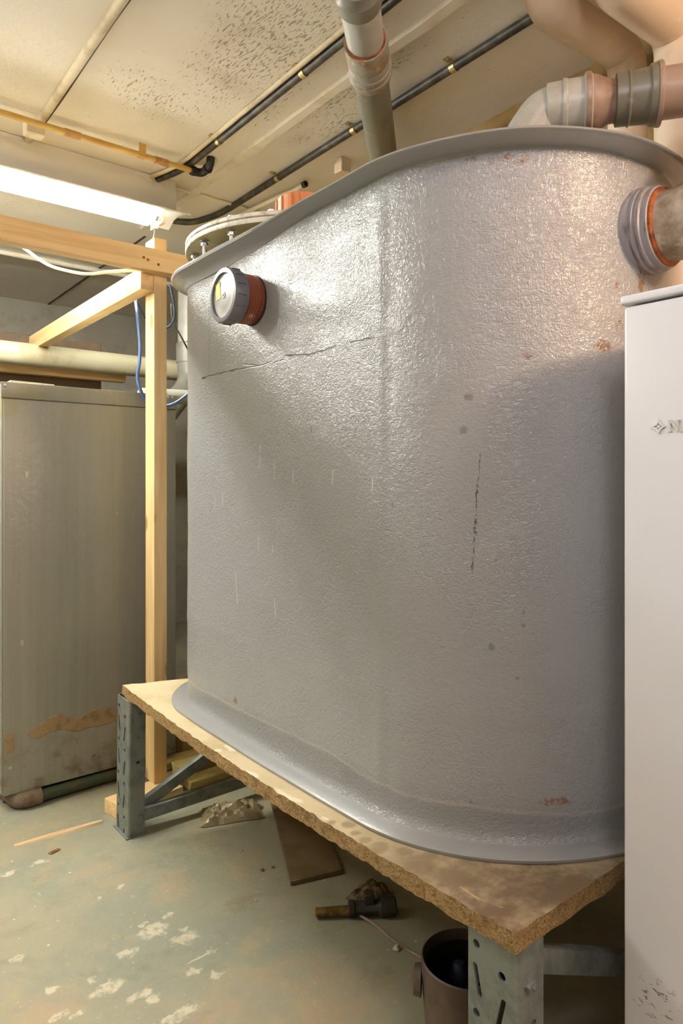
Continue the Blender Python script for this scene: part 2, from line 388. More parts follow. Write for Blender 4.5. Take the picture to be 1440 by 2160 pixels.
def mat_pvc(name, a, dirt=(112, 98, 76), amt=.6, lo=.48, rough=.38):
    m = M(name, a, rough)
    m.mix(m.math('MULTIPLY', m.ramp(m.noise(7, 6, .65), lo, lo + .2), amt), dirt)
    m.mix(m.math('MULTIPLY', m.ramp(m.noise(26, 6, .7), .56, .7), amt * .6), tuple(min(255, v + 45) for v in a))
    m.bump(m.noise(60, 4), .08, .002)
    return m.done()
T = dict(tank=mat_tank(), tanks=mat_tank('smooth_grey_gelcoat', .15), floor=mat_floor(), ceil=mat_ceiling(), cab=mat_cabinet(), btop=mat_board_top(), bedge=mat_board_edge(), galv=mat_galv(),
    wx=mat_wood('pine_along_x', 0), wy=mat_wood('pine_along_y', 1), wz=mat_wood('pine_upright', 2),
    wold=mat_wood('old_brown_timber', 0, (168, 128, 84), (140, 100, 62)),
    wallb=mat_wall('grey_block_wall', (170, 165, 150), (162, 156, 140), (150, 144, 128)),
    wallr=mat_wall('rough_yellow_wall', (176, 150, 100), (148, 120, 74), (112, 90, 56)),
    walln=plain('cream_wall', (214, 211, 204), .85),
    brown=plain('brown_hardboard', (92, 74, 54), .8, 0, (78, 62, 44), 6, .2),
    grey=mat_pvc('grey_pvc', (128, 128, 118)), greyd=mat_pvc('weathered_grey_pvc', (112, 110, 96), (88, 78, 58), .7),
    greyl=mat_pvc('pale_grey_pvc', (172, 172, 162), (140, 132, 112), .5), tan=mat_pvc('dirty_pinkish_grey_pvc', (158, 136, 120), (120, 84, 58), .8, .44),
    beige=mat_pvc('beige_painted_pipe', (226, 206, 178), (200, 172, 140), .35, .5, .45),
    sewer=mat_pvc('lime_stained_pipe', (178, 172, 142), (150, 134, 96), .6, .45, .6),
    dirty=mat_pvc('marbled_dirty_pipe', (176, 166, 150), (104, 84, 56), .9, .40, .42),
    rustd=plain('dusty_rust', (116, 102, 84), .9, 0, (98, 80, 60), 30, .4), rust=plain('rust', (162, 92, 46), .9, 0, (96, 48, 24), 30, .6, 120), rub=plain('black_rubber', (22, 21, 20), .55, 0, (40, 38, 34), 20),
    blackp=plain('black_conduit', (44, 42, 34), .45, 0, (86, 80, 62), 22, .15), cream=plain('cream_painted_conduit', (234, 226, 206), .6, 0, (216, 204, 178), 10, .2), creamd=plain('dim_painted_conduit', (206, 192, 160), .7, 0, (176, 160, 128), 12, .2),
    brass=plain('brass_clip', (196, 176, 122), .35, .8), gold=plain('yellow_pipe_paint', (206, 172, 92), .45, 0, (192, 148, 78), 7, .1),
    rustj=plain('rusty_joint', (196, 156, 96), .7, 0, (168, 122, 72), 40, .3), steel=plain('bolt_zinc', (200, 198, 192), .3, .85),
    frp=plain('translucent_olive_laminate', (150, 138, 92), .4, 0, (166, 156, 118), 12, .3, 90), frpw=plain('pale_resin_edge', (226, 222, 210), .35, 0, (176, 168, 148), 30, .2),
    cap=plain('grey_cap_plastic', (112, 114, 118), .33), capf=plain('light_grey_cap_face', (168, 170, 168), .4, 0, (186, 186, 178), 20),
    yel=plain('yellow_sticker', (226, 206, 60), .5, 0, (206, 188, 60), 120), terr=None, ora=plain('orange_plastic', (212, 136, 84), .5, 0, (196, 116, 68), 12),
    lampb=plain('lamp_housing_paint', (226, 224, 216), .5), lampw=plain('white_reflector', (240, 238, 230), .4), endc=plain('ivory_lamp_holder', (236, 222, 184), .4),
    blue=plain('blue_cable', (78, 112, 160), .4), bluek=plain('dark_blue_cable', (34, 52, 72), .4), wht=plain('white_cable', (232, 228, 214), .4), grn=plain('green_wire', (120, 150, 96), .5),
    bag=plain('crumpled_plastic_film', (156, 142, 108), .3, 0, (128, 114, 82), 14), slab=plain('dusty_panel', (120, 100, 66), .8, 0, (100, 84, 54), 9),
    brassd=plain('tarnished_brass', (150, 122, 66), .35, .6, (96, 78, 44), 30), blk=plain('black_dusty_plastic', (46, 42, 34), .6, 0, (66, 58, 44), 18),
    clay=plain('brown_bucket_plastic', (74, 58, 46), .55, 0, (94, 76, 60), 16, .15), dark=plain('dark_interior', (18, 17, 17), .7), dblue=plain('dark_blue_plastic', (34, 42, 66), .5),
    green=plain('green_painted_pipe', (56, 72, 44), .6, 0, (84, 76, 50), 20), plast=plain('yellowed_plaster', (196, 176, 112), .9, 0, (160, 138, 84), 8, .5, 20),
    strip=mat_wood('split_lath', 0, (214, 188, 146), (186, 154, 110)), leafm=plain('dry_leaf', (128, 92, 56), .8), foam=plain('grey_white_sheet', (188, 182, 168), .6),
    logo=plain('white_relief', (226, 226, 226), .35), letter=plain('warm_grey_relief', (206, 204, 198), .4), crackm=plain('grime', (70, 60, 44), .8))  # last entry: dark brown of the ceiling seam and crack line
ms = M('streaked_blue_grey_sleeve', (150, 148, 152), .4); ms.mix(ms.ramp(ms.noise(1, 4, .6, .3, ms.scaled((14, 60, 14))), .48, .66), (112, 104, 100)); ms.mix(ms.math('MULTIPLY', ms.ramp(ms.noise(22, 5, .7), .56, .7), .6), (160, 104, 64)); T['sleeve'] = ms.done()
mk = M('rust_streaked_socket', (150, 148, 136), .42); mk.mix(mk.math('MULTIPLY', mk.ramp(mk.noise(24, 5, .7), .48, .64), .8), (150, 112, 66)); mk.mix(mk.math('MULTIPLY', mk.ramp(mk.noise(40, 4, .7), .55, .66), .7), (206, 186, 160)); T['sock'] = mk.done()
mt = M('red_brown_pipe', (146, 78, 54), .42); mt.mix(mt.ramp(mt.noise(1, 5, .6, 0, mt.scaled((20, 36, 14))), .60, .68, 0, .8), (204, 178, 158)); T['terr'] = mt.done()

# ------------------------------------------------------------------ room shell
ZC = 2.2; XW = 1.723; YW = 4.69
b = bmesh.new(); box(b, -2.4, 2.6, -2.4, YW + .1, -.1, 0); struct('floor', b, T['floor'], smooth=False)
b = bmesh.new(); box(b, -2.4, 2.6, -2.4, YW + .1, ZC, ZC + .1); struct('ceiling', b, T['ceil'], smooth=False)
b = bmesh.new(); box(b, -2.4, 2.45, YW, YW + .1, 0, ZC); struct('wall_back', b, T['wallb'], smooth=False)
b = bmesh.new(); extrude(b, [(XW, -2.4), (2.6, -2.4), (2.6, YW + .1), (2.45, YW + .1), (2.45, 2.75), (XW, 2.75)], 0, ZC, lambda u, v, z: Vector((u, v, z))); struct('wall_right', b, T['wallr'], smooth=False)
b = bmesh.new(); box(b, -2.5, -2.4, -2.4, YW + .1, 0, ZC); struct('wall_left', b, T['walln'], smooth=False)
def strip_bm(x, y0, y1, w_, h_, jag=.002):
    b = bmesh.new(); n = int((y1 - y0) / .03); rows = []
    for i in range(n + 1):
        y = y0 + (y1 - y0) * i / n; j = (noise.noise((x * 9, y * 7, 1)) * jag, noise.noise((x * 9, y * 7, 5)) * jag)
        rows.append([b.verts.new((x + u * w_ + j[0 if u < 0 else 1], y, z)) for u, z in ((-.5, ZC), (-.42, ZC - h_), (.42, ZC - h_), (.5, ZC))])
    for A, B in zip(rows, rows[1:]):
        for k in range(3): b.faces.new((A[k], A[k + 1], B[k + 1], B[k]))
    b.faces.new(rows[0]); b.faces.new(rows[-1][::-1]); return b
struct('trim_1', strip_bm(1.232, -2.3, 3.0, .036, .011, .006), T['cream'])      # raised filler over the joint of two slabs
b = strip_bm(1.28, 3.1, YW, .012, .004); struct('trim_2', b, T['crackm'])
b = bmesh.new(); tube(b, [(.4, 3.73, ZC - .012), (XW, 3.73, ZC - .012)], .013, 10); struct('trim_3', b, T['cream'])

# ------------------------------------------------------------------ the tank
cx_, cy_ = TX + TRR, TY0 + TRR
def outline(step=.012):
    pts = []
    def line(a, b):
        n = max(1, int((Vector(b) - Vector(a)).length / step))
        for i in range(n): pts.append((Vector(a).lerp(Vector(b), i / n)))
    def arc(cx, cy, r, a0, a1):
        n = max(6, int(abs(a1 - a0) * r / step))
        for i in range(n):
            t = a0 + (a1 - a0) * i / n; pts.append(Vector((cx + r * math.cos(t), cy + r * math.sin(t))))
    XB = TX + 2 * TRR
    line((TX, TY1 - RC), (TX, cy_)); arc(cx_, cy_, TRR, pi, 2 * pi); line((XB, cy_), (XB, TY1 - RC))
    arc(XB - RC, TY1 - RC, RC, 0, pi / 2); line((XB - RC, TY1), (TX + RC, TY1)); arc(TX + RC, TY1 - RC, RC, pi / 2, pi)
    return pts
OUT = outline(); NO = len(OUT)
NRM = []
for i in range(NO):
    t = (OUT[(i + 1) % NO] - OUT[i - 1]).normalized(); NRM.append(Vector((t.y, -t.x)))    # inward check below
if (OUT[0] + NRM[0] * .1 - Vector((cx_, 1.3))).length > (OUT[0] - Vector((cx_, 1.3))).length: NRM = [-n for n in NRM]
def pt(i, off, z, amp=0):
    p = OUT[i] + NRM[i] * off
    k = max(0, 1 - (z - ZT) / .35) if z < 1 else 0
    return Vector((p.x, p.y, z + sag(p.y) * k))
def cove(i):
    p = OUT[i]; t = min(1, max(0, (p.y - 1.12) / .4)) if p.x < TX + .3 else .2
    return .22 + .78 * t * t * (3 - 2 * t)
def gss(d, w_): return math.exp(-(d / w_) ** 2)
def dseg(p, a, b):
    ba = b - a; h = max(0, min(1, (p - a).dot(ba) / ba.dot(ba))); return (p - a - ba * h).length
CR = [ts(u, v) for u, v in ((575, 562), (630, 532), (690, 500), (745, 474), (800, 446))]
CR = [Vector((p.y, p.z)) for p in CR]
LO = [Vector((p.y, p.z)) for p in (ts(600, 640), ts(700, 640), ts(800, 600))]
def relief(i, z):
    """Outward lumps of the hand laid laminate, metres."""
    p = OUT[i]; d = 0
    if p.x < 1.25 and p.y < 1.9:
        front = p.x < TX + .004
        sy = p.y if p.x < TX + .02 else None
        seam = abs(p.y - .945) if p.x < TX + .03 else 9
        if seam < .1:
            wob = noise.noise((0, z * 4, 3)) * .008
            d += .0030 * gss(seam + wob, .010) - .0022 * gss(p.y - .925 + wob, .012)
        if front or p.x < TX + .03:
            q = Vector((p.y, z))
            dm = min(dseg(q, a, b) for a, b in zip(CR, CR[1:]))
            if dm < .12:
                zl = None
                yy = max(min(p.y, CR[0].x), CR[-1].x)
                for a, b in zip(CR, CR[1:]):
                    if b.x <= yy <= a.x: t = (yy - a.x) / (b.x - a.x); zl = a.y + (b.y - a.y) * t
                if zl is not None:
                    fade = max(0, min(1, (CR[0].x + .05 - p.y) / .16)) * max(0, min(1, (p.y - CR[-1].x + .05) / .04))
                    up = z - zl
                    d += fade * (.0045 * gss(up - .035, .035) - .0035 * gss(dm, .007) + .0022 * gss(up + .03, .028))
            dl = min(dseg(q, a, b) for a, b in zip(LO, LO[1:]))
            d += .0022 * gss(dl, .03) - .0016 * gss(dl - .05, .03) * (1 if z < 1.45 else 0)
        ang = p.y < cy_
        if ang: d += -.0016 * gss(z - (1.535 + .004 * noise.noise((p.x * 9, p.y * 9, 0))), .006) * max(0, min(1, (cy_ - .05 - p.y) / .06))
    zb = .490 + .010 * noise.noise((p.x * 3, p.y * 3, 0))
    d += .0045 * max(0, min(1, (z - zb) / .012)) - .0035 
    d += .0014 * gss(z - .655 - .02 * noise.noise((p.x * 2, p.y * 2, 8)), .006)
    d += .0022 * noise.noise((p.x * 5, p.y * 5, z * 5)) + .0012 * noise.noise((p.x * 13, p.y * 13, z * 11))
    return d
tank = empty('grease_separator_tank', (cx_, 1.26, ZT), 'big grey glass fibre tank standing on the sagging chipboard top', 'tank')
b = bmesh.new(); rows = []
NZ = 96
zs = [.4455, .449, .456] + [.464 + (1.572 - .464) * k / NZ for k in range(NZ + 1)] + [1.580, 1.588]
for k, z in enumerate(zs):
    off = .045
    if z < .464: off = .045 - .010 * ((.464 - z) / .0185) ** 2
    if z > 1.572: off = .045 - .004 * ((z - 1.572) / .016)
    r = []
    for i in range(NO):
        f = min(1, max(0, (z - .46) / .06)) * min(1, max(0, (1.575 - z) / .03))
        zq = z + max(0, (z - 1.50) / .088) * (1 - cove(i)) * .026
        r.append(b.verts.new(pt(i, off - relief(i, z) * f, zq)))
    rows.append(r)
for A, B in zip(rows, rows[1:]):
    for i in range(NO): j = (i + 1) % NO; b.faces.new((A[i], A[j], B[j], B[i]))
b.faces.new(rows[0][::-1])
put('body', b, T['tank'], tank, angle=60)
def ringmesh(prof, wav=0):
    b = bmesh.new(); rows = []
    for off, z in prof:
        if z > 1 and off < .1: rows.append([b.verts.new(pt(i, off + wav * noise.noise((OUT[i].x * 6, OUT[i].y * 6, 2)), (z if z > 1.6145 else 1.6145 - (1.6145 - z) * cove(i)) + wav * noise.noise((OUT[i].x * 5, OUT[i].y * 5, 9)))) for i in range(NO)])
        else: rows.append([b.verts.new(pt(i, off + wav * noise.noise((OUT[i].x * 6, OUT[i].y * 6, 2)), z + wav * noise.noise((OUT[i].x * 5, OUT[i].y * 5, 9)))) for i in range(NO)])
    return b, rows
def skin(b, rows, closed=False):
    pr = list(zip(rows, rows[1:])) + ([(rows[-1], rows[0])] if closed else [])
    for A, B in pr:
        for i in range(NO): j = (i + 1) % NO; b.faces.new((A[i], A[j], B[j], B[i]))
b, r = ringmesh([(.041, 1.583), (.034, 1.593), (.022, 1.601), (.008, 1.606), (0, 1.609), (-.002, 1.615), (.002, 1.620), (.03, 1.622), (.055, 1.623), (.05, 1.60), (.043, 1.585)], .0022)
skin(b, r, True); put('rim', b, T['tanks'], tank, angle=50)
b, r = ringmesh([(.05, 1.618), (.12, 1.626), (.25, 1.632)]); skin(b, r); b.faces.new(r[-1]); put('top_panel', b, T['tank'], tank)
b, r = ringmesh([(.036, .4475), (.03, .4462), (.004, .4440), (0, .441), (.001, .4360), (.05, .4358)], .0012); skin(b, r, True)
put('base_flange', b, T['tanks'], tank, angle=50)
# manhole on the top
mc = Vector((1.143, 1.65, 0)); MR = .318
b = bmesh.new(); lathe(b, mc + Vector((0, 0, 1.615)), (0, 0, 1), [(0, .262), (.03, .25), (.06, .247), (.078, .252)], 64); nk = put('manhole_neck', b, T['frp'], tank)
b = bmesh.new(); lathe(b, mc + Vector((0, 0, 1.690)), (0, 0, 1), [(0, .2), (0, MR - .002), (.003, MR), (.011, MR), (.013, MR - .002), (.013, .2)], 72, False, False)
fl = put('manhole_flange', b, [T['frp'], T['frpw']], tank)
for p in fl.data.polygons:
    if abs(p.normal.z) < .8: p.material_index = 1
b = bmesh.new(); lathe(b, mc + Vector((0, 0, 1.7045)), (0, 0, 1), [(0, MR - .002), (.002, MR + .001), (.010, MR), (.013, MR - .004), (.015, .2)], 72)
lid = put('manhole_lid', b, T['frpw'], tank)
bolt_px = [(401, 528), (417, 505), (458, 480), (524, 466), (600, 462)]
angs = []
for u, v in bolt_px:
    p = wz(u, v, 1.68); angs.append(math.atan2(p.y - mc.y, p.x - mc.x))
step = 2 * pi / 16
for k in range(16):
    a = angs[2] + k * step; p = mc + Vector((math.cos(a) * (MR - .026), math.sin(a) * (MR - .026), 0))
    b = bmesh.new()
    lathe(b, p + Vector((0, 0, 1.645)), (0, 0, 1), [(0, .0042), (.001, .0052), (.080, .0052)], 12)
    lathe(b, p + Vector((0, 0, 1.676)), (0, 0, 1), [(0, .0085), (.001, .0098), (.009, .0098), (.010, .0085)], 6)
    lathe(b, p + Vector((0, 0, 1.687)), (0, 0, 1), [(0, .0135), (.0025, .0135)], 18)
    lathe(b, p + Vector((0, 0, 1.7195)), (0, 0, 1), [(0, .0098), (.007, .0098), (.008, .008)], 6)
    put('bolt', b, T['steel'], lid)
# orange ribbed plug behind the rim
b = bmesh.new(); oc = Vector((1.02, 1.36, 0))
oc = wz(630, 425, 1.745); oc = Vector((oc.x + .03, oc.y + .02, 0))
prof = [(0, .05), (.085, .05), (.086, .068), (.124, .068), (.127, .064)]
lathe(b, oc + Vector((0, 0, 1.632)), (0, 0, 1), prof, 48)
for k in range(14):
    a = 2 * pi * k / 14; d = Vector((math.cos(a), math.sin(a), 0)); obox(b, oc + d * .069 + Vector((0, 0, 1.737)), d * .003, Vector((-d.y, d.x, 0)) * .004, (0, 0, .018))
put('inspection_plug', b, T['ora'], tank, label='ribbed orange plug on the tank top')
# capped inlet on the front
ic = wX(535, 635, BX)
b = bmesh.new(); lathe(b, ic + Vector((.012, 0, 0)), (-1, 0, 0), [(0, .061), (.010, .0615), (.0135, .059), (.015, .057)], 48); put('joint_ring', b, T['rub'], tank)
b = bmesh.new(); pr = [(0, .055)]
for k in range(6): pr += [(.014 + k * .0062, .0555), (.017 + k * .0062, .0575), (.0185 + k * .0062, .0575)]
pr += [(.054, .0555)]
lathe(b, ic, (-1, 0, 0), pr, 48); put('inlet_pipe', b, T['terr'], tank, label='red brown pipe stub')
b = bmesh.new()
lathe(b, ic + Vector((-.045, 0, 0)), (-1, 0, 0), [(0, .0575), (.002, .060), (.010, .060), (.011, .0635), (.034, .0635), (.0385, .0615), (.0395, .058), (.0395, .0515), (.0375, .0505), (.0335, .0500)], 64, True, False)
for k in range(16):
    a = 2 * pi * (k + .3) / 16; d = Vector((0, math.cos(a), math.sin(a)))
    obox(b, ic + Vector((-.067, 0, 0)) + d * .0638, (.0105, 0, 0), Vector((0, -d.z, d.y)) * .0012, d * .0018)
cp = put('screw_cap', b, T['cap'], tank)
b = bmesh.new()
lathe(b, ic + Vector((-.0785, 0, 0)), (-1, 0, 0), [(0, .0500), (.0001, .030), (.0008, .0285), (.0008, .008), (.0025, .0065), (.0025, .003), (.001, .0025)], 48, False, True)
put('cap_face', b, T['capf'], cp)
b = bmesh.new(); ly, lz = wX(460, 615, ic.x - .0795).yz
obox(b, (ic.x - .0797, ly, lz), (.0004, 0, 0), Vector((0, .0105, -.0015)), Vector((0, .002, .019))); put('sticker', b, T['yel'], cp, label='small yellow sticker')
# side sleeve
sc = cyl(1340, 486); sc.x = 1.173; sc.y = cy_ - math.sqrt((TRR - .045) ** 2 - (sc.x - cx_) ** 2); sc.z = 1.487
b = bmesh.new(); lathe(b, sc + Vector((0, .015, 0)), (0, -1, 0), [(0, .076), (.016, .076), (.019, .0735), (.021, .0735), (.023, .0755), (.027, .0755), (.029, .0725), (.031, .0725), (.033, .0745), (.038, .074), (.040, .0705), (.050, .070), (.052, .066)], 56); put('outlet_sleeve', b, T['sleeve'], tank)

# ------------------------------------------------------------------ chipboard top and its steel frames
bd = empty('chipboard_worktop', (.774, .578, .407), 'thick sagging chipboard sheet with crumbling raw edge under the tank', 'board')
b = bmesh.new(); TH = .029; nx, ny = 30, 130
def bp(i, j, z):
    x = .760 + (1.56 - .760) * i / nx; y1 = 2.011 - .055 * min(1, (x - .760) / .2); y = .578 + (y1 - .578) * j / ny
    return Vector((x, y, z + sag(y)))
def jit(v, a): return v + Vector((noise.noise(v * 60), noise.noise(v * 60 + Vector((9, 0, 0))), noise.noise(v * 60 + Vector((0, 9, 0))))) * a
top = [[b.verts.new(jit(bp(i, j, ZT), .003) if i in (0,) or j in (0, ny) else bp(i, j, ZT)) for j in range(ny + 1)] for i in range(nx + 1)]
bot = [[b.verts.new(jit(bp(i, j, ZT - TH), .004) if i == 0 or j in (0, ny) else bp(i, j, ZT - TH)) for j in range(ny + 1)] for i in range(nx + 1)]
for i in range(nx):
    for j in range(ny):
        b.faces.new((top[i][j], top[i + 1][j], top[i + 1][j + 1], top[i][j + 1])); b.faces.new((bot[i][j], bot[i][j + 1], bot[i + 1][j + 1], bot[i + 1][j]))
def edge(A, B):
    L = 5; prev = A
    for l in range(1, L + 1):
        if l == L: cur = B
        else: cur = [b.verts.new(jit(a.co.lerp(q.co, l / L), .0028)) for a, q in zip(A, B)]
        for k in range(len(A) - 1):
            f = b.faces.new((prev[k], prev[k + 1], cur[k + 1], cur[k])); f.material_index = 1
        prev = cur
edge(top[0], bot[0]); edge(top[nx], bot[nx]); edge([r[0] for r in top], [r[0] for r in bot]); edge([r[-1] for r in top], [r[-1] for r in bot])
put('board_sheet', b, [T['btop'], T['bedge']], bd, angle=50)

def upright(par, x, y, ztop, flip=1, name='upright', holes=True, lean=0):
    """C section post, slotted face towards -x, spanning y..y+.098, depth .05."""
    W, D, t = .098, .05, .0035
    poly = [(0, D), (0, .006), (.002, .002), (.006, 0), (W - .006, 0), (W - .002, .002), (W, .006), (W, D * .55), (W - .006, D * .62), (W - .006, D), (W - .006 - t, D), (W - .006 - t, D * .62), (W - t, D * .55), (W - t, .007), (W - .007, t), (.007, t), (t, .007), (t, D)]
    b = bmesh.new(); extrude(b, poly, .004, ztop, lambda u, v, z: Vector((x + v * flip, y + u + lean * (1 - z / ztop), z)))
    o = put(name, b, T['galv'], par, smooth=False)
    if holes:
        c = bmesh.new(); z = ztop - .030
        sh = lambda zz: lean * (1 - zz / ztop)
        while z > .05:
            lathe(c, (x - .01, y + .079 + sh(z), z), (1, 0, 0), [(0, .0062), (.025, .0062)], 16)
            lathe(c, (x - .01, y + .033 + sh(z), z - .022), (1, 0, 0), [(0, .0062), (.025, .0062)], 16)
            for yy, zz, q in ((.077, z - .051, -.22), (.035, z - .075, .24)):
                obox(c, (x, y + yy + sh(zz), zz), (.012, 0, 0), Vector((0, .0042, 0)), Vector((0, q * -.022, .022)), .003, 2)
            z -= .1
        for zz in (ztop - .11, ztop - .185): lathe(c, (x + .028, y - .02, zz), (0, 1, 0), [(0, .005), (.14, .005)], 14)
        co = o.location.copy(); o.location = (0, 0, 0); pp = o.parent; o.parent = None
        cut(o, c); o.parent = pp; o.location = co
    b = bmesh.new(); box(b, x - .006, x + .056, y - .004, y + .102, 0, .004); 
    for v in b.verts: v.co.y += lean
    put('foot_plate', b, T['galv'], par, smooth=False)
    return o
def bar(par, a, b_, w_, h_, name):
    a, b_ = Vector(a), Vector(b_); d, s, u = frame(b_ - a); b = bmesh.new()
    obox(b, (a + b_) / 2, d * (b_ - a).length / 2, s * w_ / 2, u * h_ / 2, .003, 2); return put(name, b, T['galv'], par)
def bolt(par, p, d, r=.011):
    b = bmesh.new(); lathe(b, p, d, [(0, r * 1.25), (.002, r * 1.25), (.002, r), (.008, r), (.009, r * .8), (.009, r * .5), (.013, r * .5)], 6)
    put('bolt', b, T['galv'], par)
for nm, y, lean, lab in (('near', .575, 0, 'slotted galvanised rack frame carrying the near corner of the chipboard sheet'), ('far', 1.935, .012, 'slotted galvanised rack frame under the far end of the chipboard, beside the pine post')):
    r = empty('rack_frame', (.775 if nm == 'near' else .757, y, 0), lab, 'rack', 'steel frames under the chipboard sheet')
    X0 = .770 if nm == 'near' else .752
    zt = .4065 if nm == 'near' else .404
    upright(r, X0, y, zt, 1, lean=lean if nm == 'far' else 0)
    upright(r, 1.58, y, zt, -1, holes=False)
    yb = y + .012 if nm == 'near' else y + .03
    if nm == 'near':
        bar(r, (.822, y + .03, .362), (1.545, y + .03, .02), .022, .036, 'diagonal_brace'); bar(r, (.80, y + .07, .385), (1.56, y + .07, .385), .02, .036, 'cross_bar')
        bolt(r, (.786, y, .358), (0, -1, 0), .009)
    else:
        bar(r, (.80, y + .03, .052), (1.56, y + .03, .062), .022, .036, 'cross_bar'); bar(r, (.80, y + .05, .065), (1.52, y + .05, .375), .022, .034, 'diagonal_brace')
        bolt(r, (.782, y + .01, .36), (0, -1, 0), .008); bolt(r, (.790, y + .012, .055), (0, -1, 0), .008)

# ------------------------------------------------------------------ timber frame by the far end
def timber(name, lab, cat, x0, x1, y0, y1, z0, z1, mat, bev=.003, group=None):
    b = bmesh.new(); box(b, x0, x1, y0, y1, z0, z1, bev, 2); return tag(put(name, b, mat), lab, cat, group)
PX, PY = .917, 2.145
o = timber('timber_post', 'upright pine post standing between the zinc cabinet and the tank', 'post', PX, PX + .045, PY, PY + .073, .045, 1.85, T['wz'])
timber('timber_beam', 'horizontal pine beam screwed across the top of the post below the strip light', 'beam', -1.2, 1.30, PY - .045, PY, 1.726, 1.797, T['wx'])
o = timber('timber_brace', 'pine batten running back from the post top over the stained drain pipe', 'batten', PX - .045, PX - .0005, PY + .002, 3.62, 1.672, 1.742, T['wy'])
b = bmesh.new(); z_ = .0225
obox(b, (.872, 2.115, z_), (.104, 0.019, 0), (-.012, .058, 0), (0, 0, .0225), .003, 2); tag(put('timber_sole_plate', b, T['wx']), 'short pine offcut on the floor carrying the upright post', 'offcut')
b = bmesh.new()
for u, v in ((303, 543), (312, 548), (334, 558)):
    p = wY(u, v, PY - .045); lathe(b, p + Vector((0, .001, 0)), (0, -1, 0), [(0, .0045), (.0016, .0045)], 10)
for v in (0,): pass
sc_par = [o for o in bpy.data.objects if o.name == 'timber_beam'][0]
so = put('screw', b, T['rust'], sc_par)

# ------------------------------------------------------------------ zinc cabinet at the left
CYF = 2.345; CX0, CX1, CZ0, CZ1 = .50, 1.088, .052, 1.358
cab = empty('zinc_cabinet', (CX0, CYF, CZ0), 'tall dull zinc cabinet with torn glue band behind the pine post', 'cabinet')
b = bmesh.new(); box(b, CX0, CX1, CYF + .004, CYF + .6, CZ0 + .002, CZ1 - .002, .003, 2); put('body', b, T['cab'], cab)
b = bmesh.new(); box(b, CX0 + .006, CX1 - .003, CYF - .002, CYF + .004, CZ0, CZ1 - .052, .002, 2); put('front_panel', b, T['cab'], cab)
b = bmesh.new(); box(b, CX0 - .002, CX1 + .002, CYF - .004, CYF + .004, CZ1 - .049, CZ1 + .001, .002, 2); box(b, CX0 - .002, CX1 + .002, CYF + .004, CYF + .602, CZ1 - .002, CZ1 + .001); tb = put('top_trim', b, T['cab'], cab)
for u, v in ((11, 813), (355, 836), (364, 838)):
    p = wY(u, v, CYF - .004); b = bmesh.new(); lathe(b, p, (0, -1, 0), [(0, .006), (.002, .0055), (.0032, .003)], 14); put('screw', b, T['steel'], tb)
for x in (CX0 + .04, CX1 - .04):
    for y in (CYF + .08, CYF + .55):
        b = bmesh.new(); lathe(b, (x, y, 0), (0, 0, 1), [(0, .02), (.008, .02), (.010, .008), (.056, .008)], 16); put('foot', b, T['blk'], cab)
b = bmesh.new()
for (u, v), (u2, v2), h in (((40, 800), (95, 806), .020), ((60, 806), (150, 815), .012)):
    p, q = wY(u, v, CYF + .12), wY(u2, v2, CYF + .12)
    obox(b, ((p.x + q.x) / 2, CYF + .2, CZ1 + .0015 + h / 2), ((q.x - p.x) / 2 + .03, .01, 0), (0, .09, 0), (0, 0, h / 2))
tag(put('insulation_sheet', b, T['foam'], smooth=False), 'white sheet lying on top of the zinc cabinet', 'sheet')
b = bmesh.new(); a, q = wz(32, 1690, .026), wz(215, 1634, .026)
a.y = q.y = CYF - .005; gp = empty('floor_pipe', (a.x, a.y, 0), 'dirty green painted pipe lying under the front of the zinc cabinet', 'pipe')
tube(b, [(a.x + .07, a.y, .026), (1.02, a.y + .02, .026)], .019, 16); put('pipe_run', b, T['green'], gp)
b = bmesh.new(); tube(b, bend([(a.x + .075, a.y, .027), (a.x + .01, a.y, .027), (a.x - .015, a.y + .2, .027)], .05), .0265, 18); put('elbow', b, T['rustd'], gp)

# ------------------------------------------------------------------ drain pipe, rail and panel at the back left
b = bmesh.new(); tube(b, [(-.6, 3.4, 1.633), (1.62, 3.4, 1.633)], .053, 28); tag(put('drain_pipe', b, T['sewer']), 'pale lime stained horizontal drain pipe above the zinc cabinet', 'pipe')
timber('timber_rail', 'pine rail fixed on the brown panel below the stained drain pipe', 'rail', -.6, 1.33, 3.47, 3.518, 1.556, 1.628, T['wx'])
b = bmesh.new(); box(b, -1.0, 1.22, 3.52, 3.56, 0, 1.75, .003); tag(put('partition_panel', b, T['brown'], smooth=False), 'dark brown board partition behind the zinc cabinet', 'panel')
sp = empty('soil_pipe', (1.60, 3.30, 1.3), 'fat grey soil pipe with slanting branch behind the post', 'pipe')
b = bmesh.new(); tube(b, [(1.60, 3.30, 1.72), (1.60, 3.30, ZC)], .055, 28); put('stack', b, T['greyl'], sp)
b = bmesh.new(); lathe(b, (1.60, 3.30, 1.66), (0, 0, 1), [(0, .06), (.002, .064), (.10, .064), (.105, .058)], 32); put('collar', b, T['grey'], sp)
b = bmesh.new(); tube(b, bend([(1.60, 3.30, 1.67), (1.595, 3.28, 1.55), (1.32, 3.12, 1.28), (1.32, 3.12, 0)], .12), .058, 28); put('branch', b, T['grey'], sp)
b = bmesh.new(); tube(b, [(1.10, 2.70, 1.395), (1.64, 2.82, 1.43)], .032, 20); tag(put('flue_pipe', b, T['greyl']), 'short pale grey pipe beside the top corner of the zinc cabinet', 'pipe')
def pxd(u, v, D):
    x = (u - CX) / F * D; return Vector((c_ * x + s_ * D, -s_ * x + c_ * D, H + (HY - v) / F * D))
def cable(name, lab, pts, r, mat, seg=8):
    b = bmesh.new(); tube(b, smoothpath(pts, 8), r, seg); return tag(put(name, b, mat), lab, 'cable')
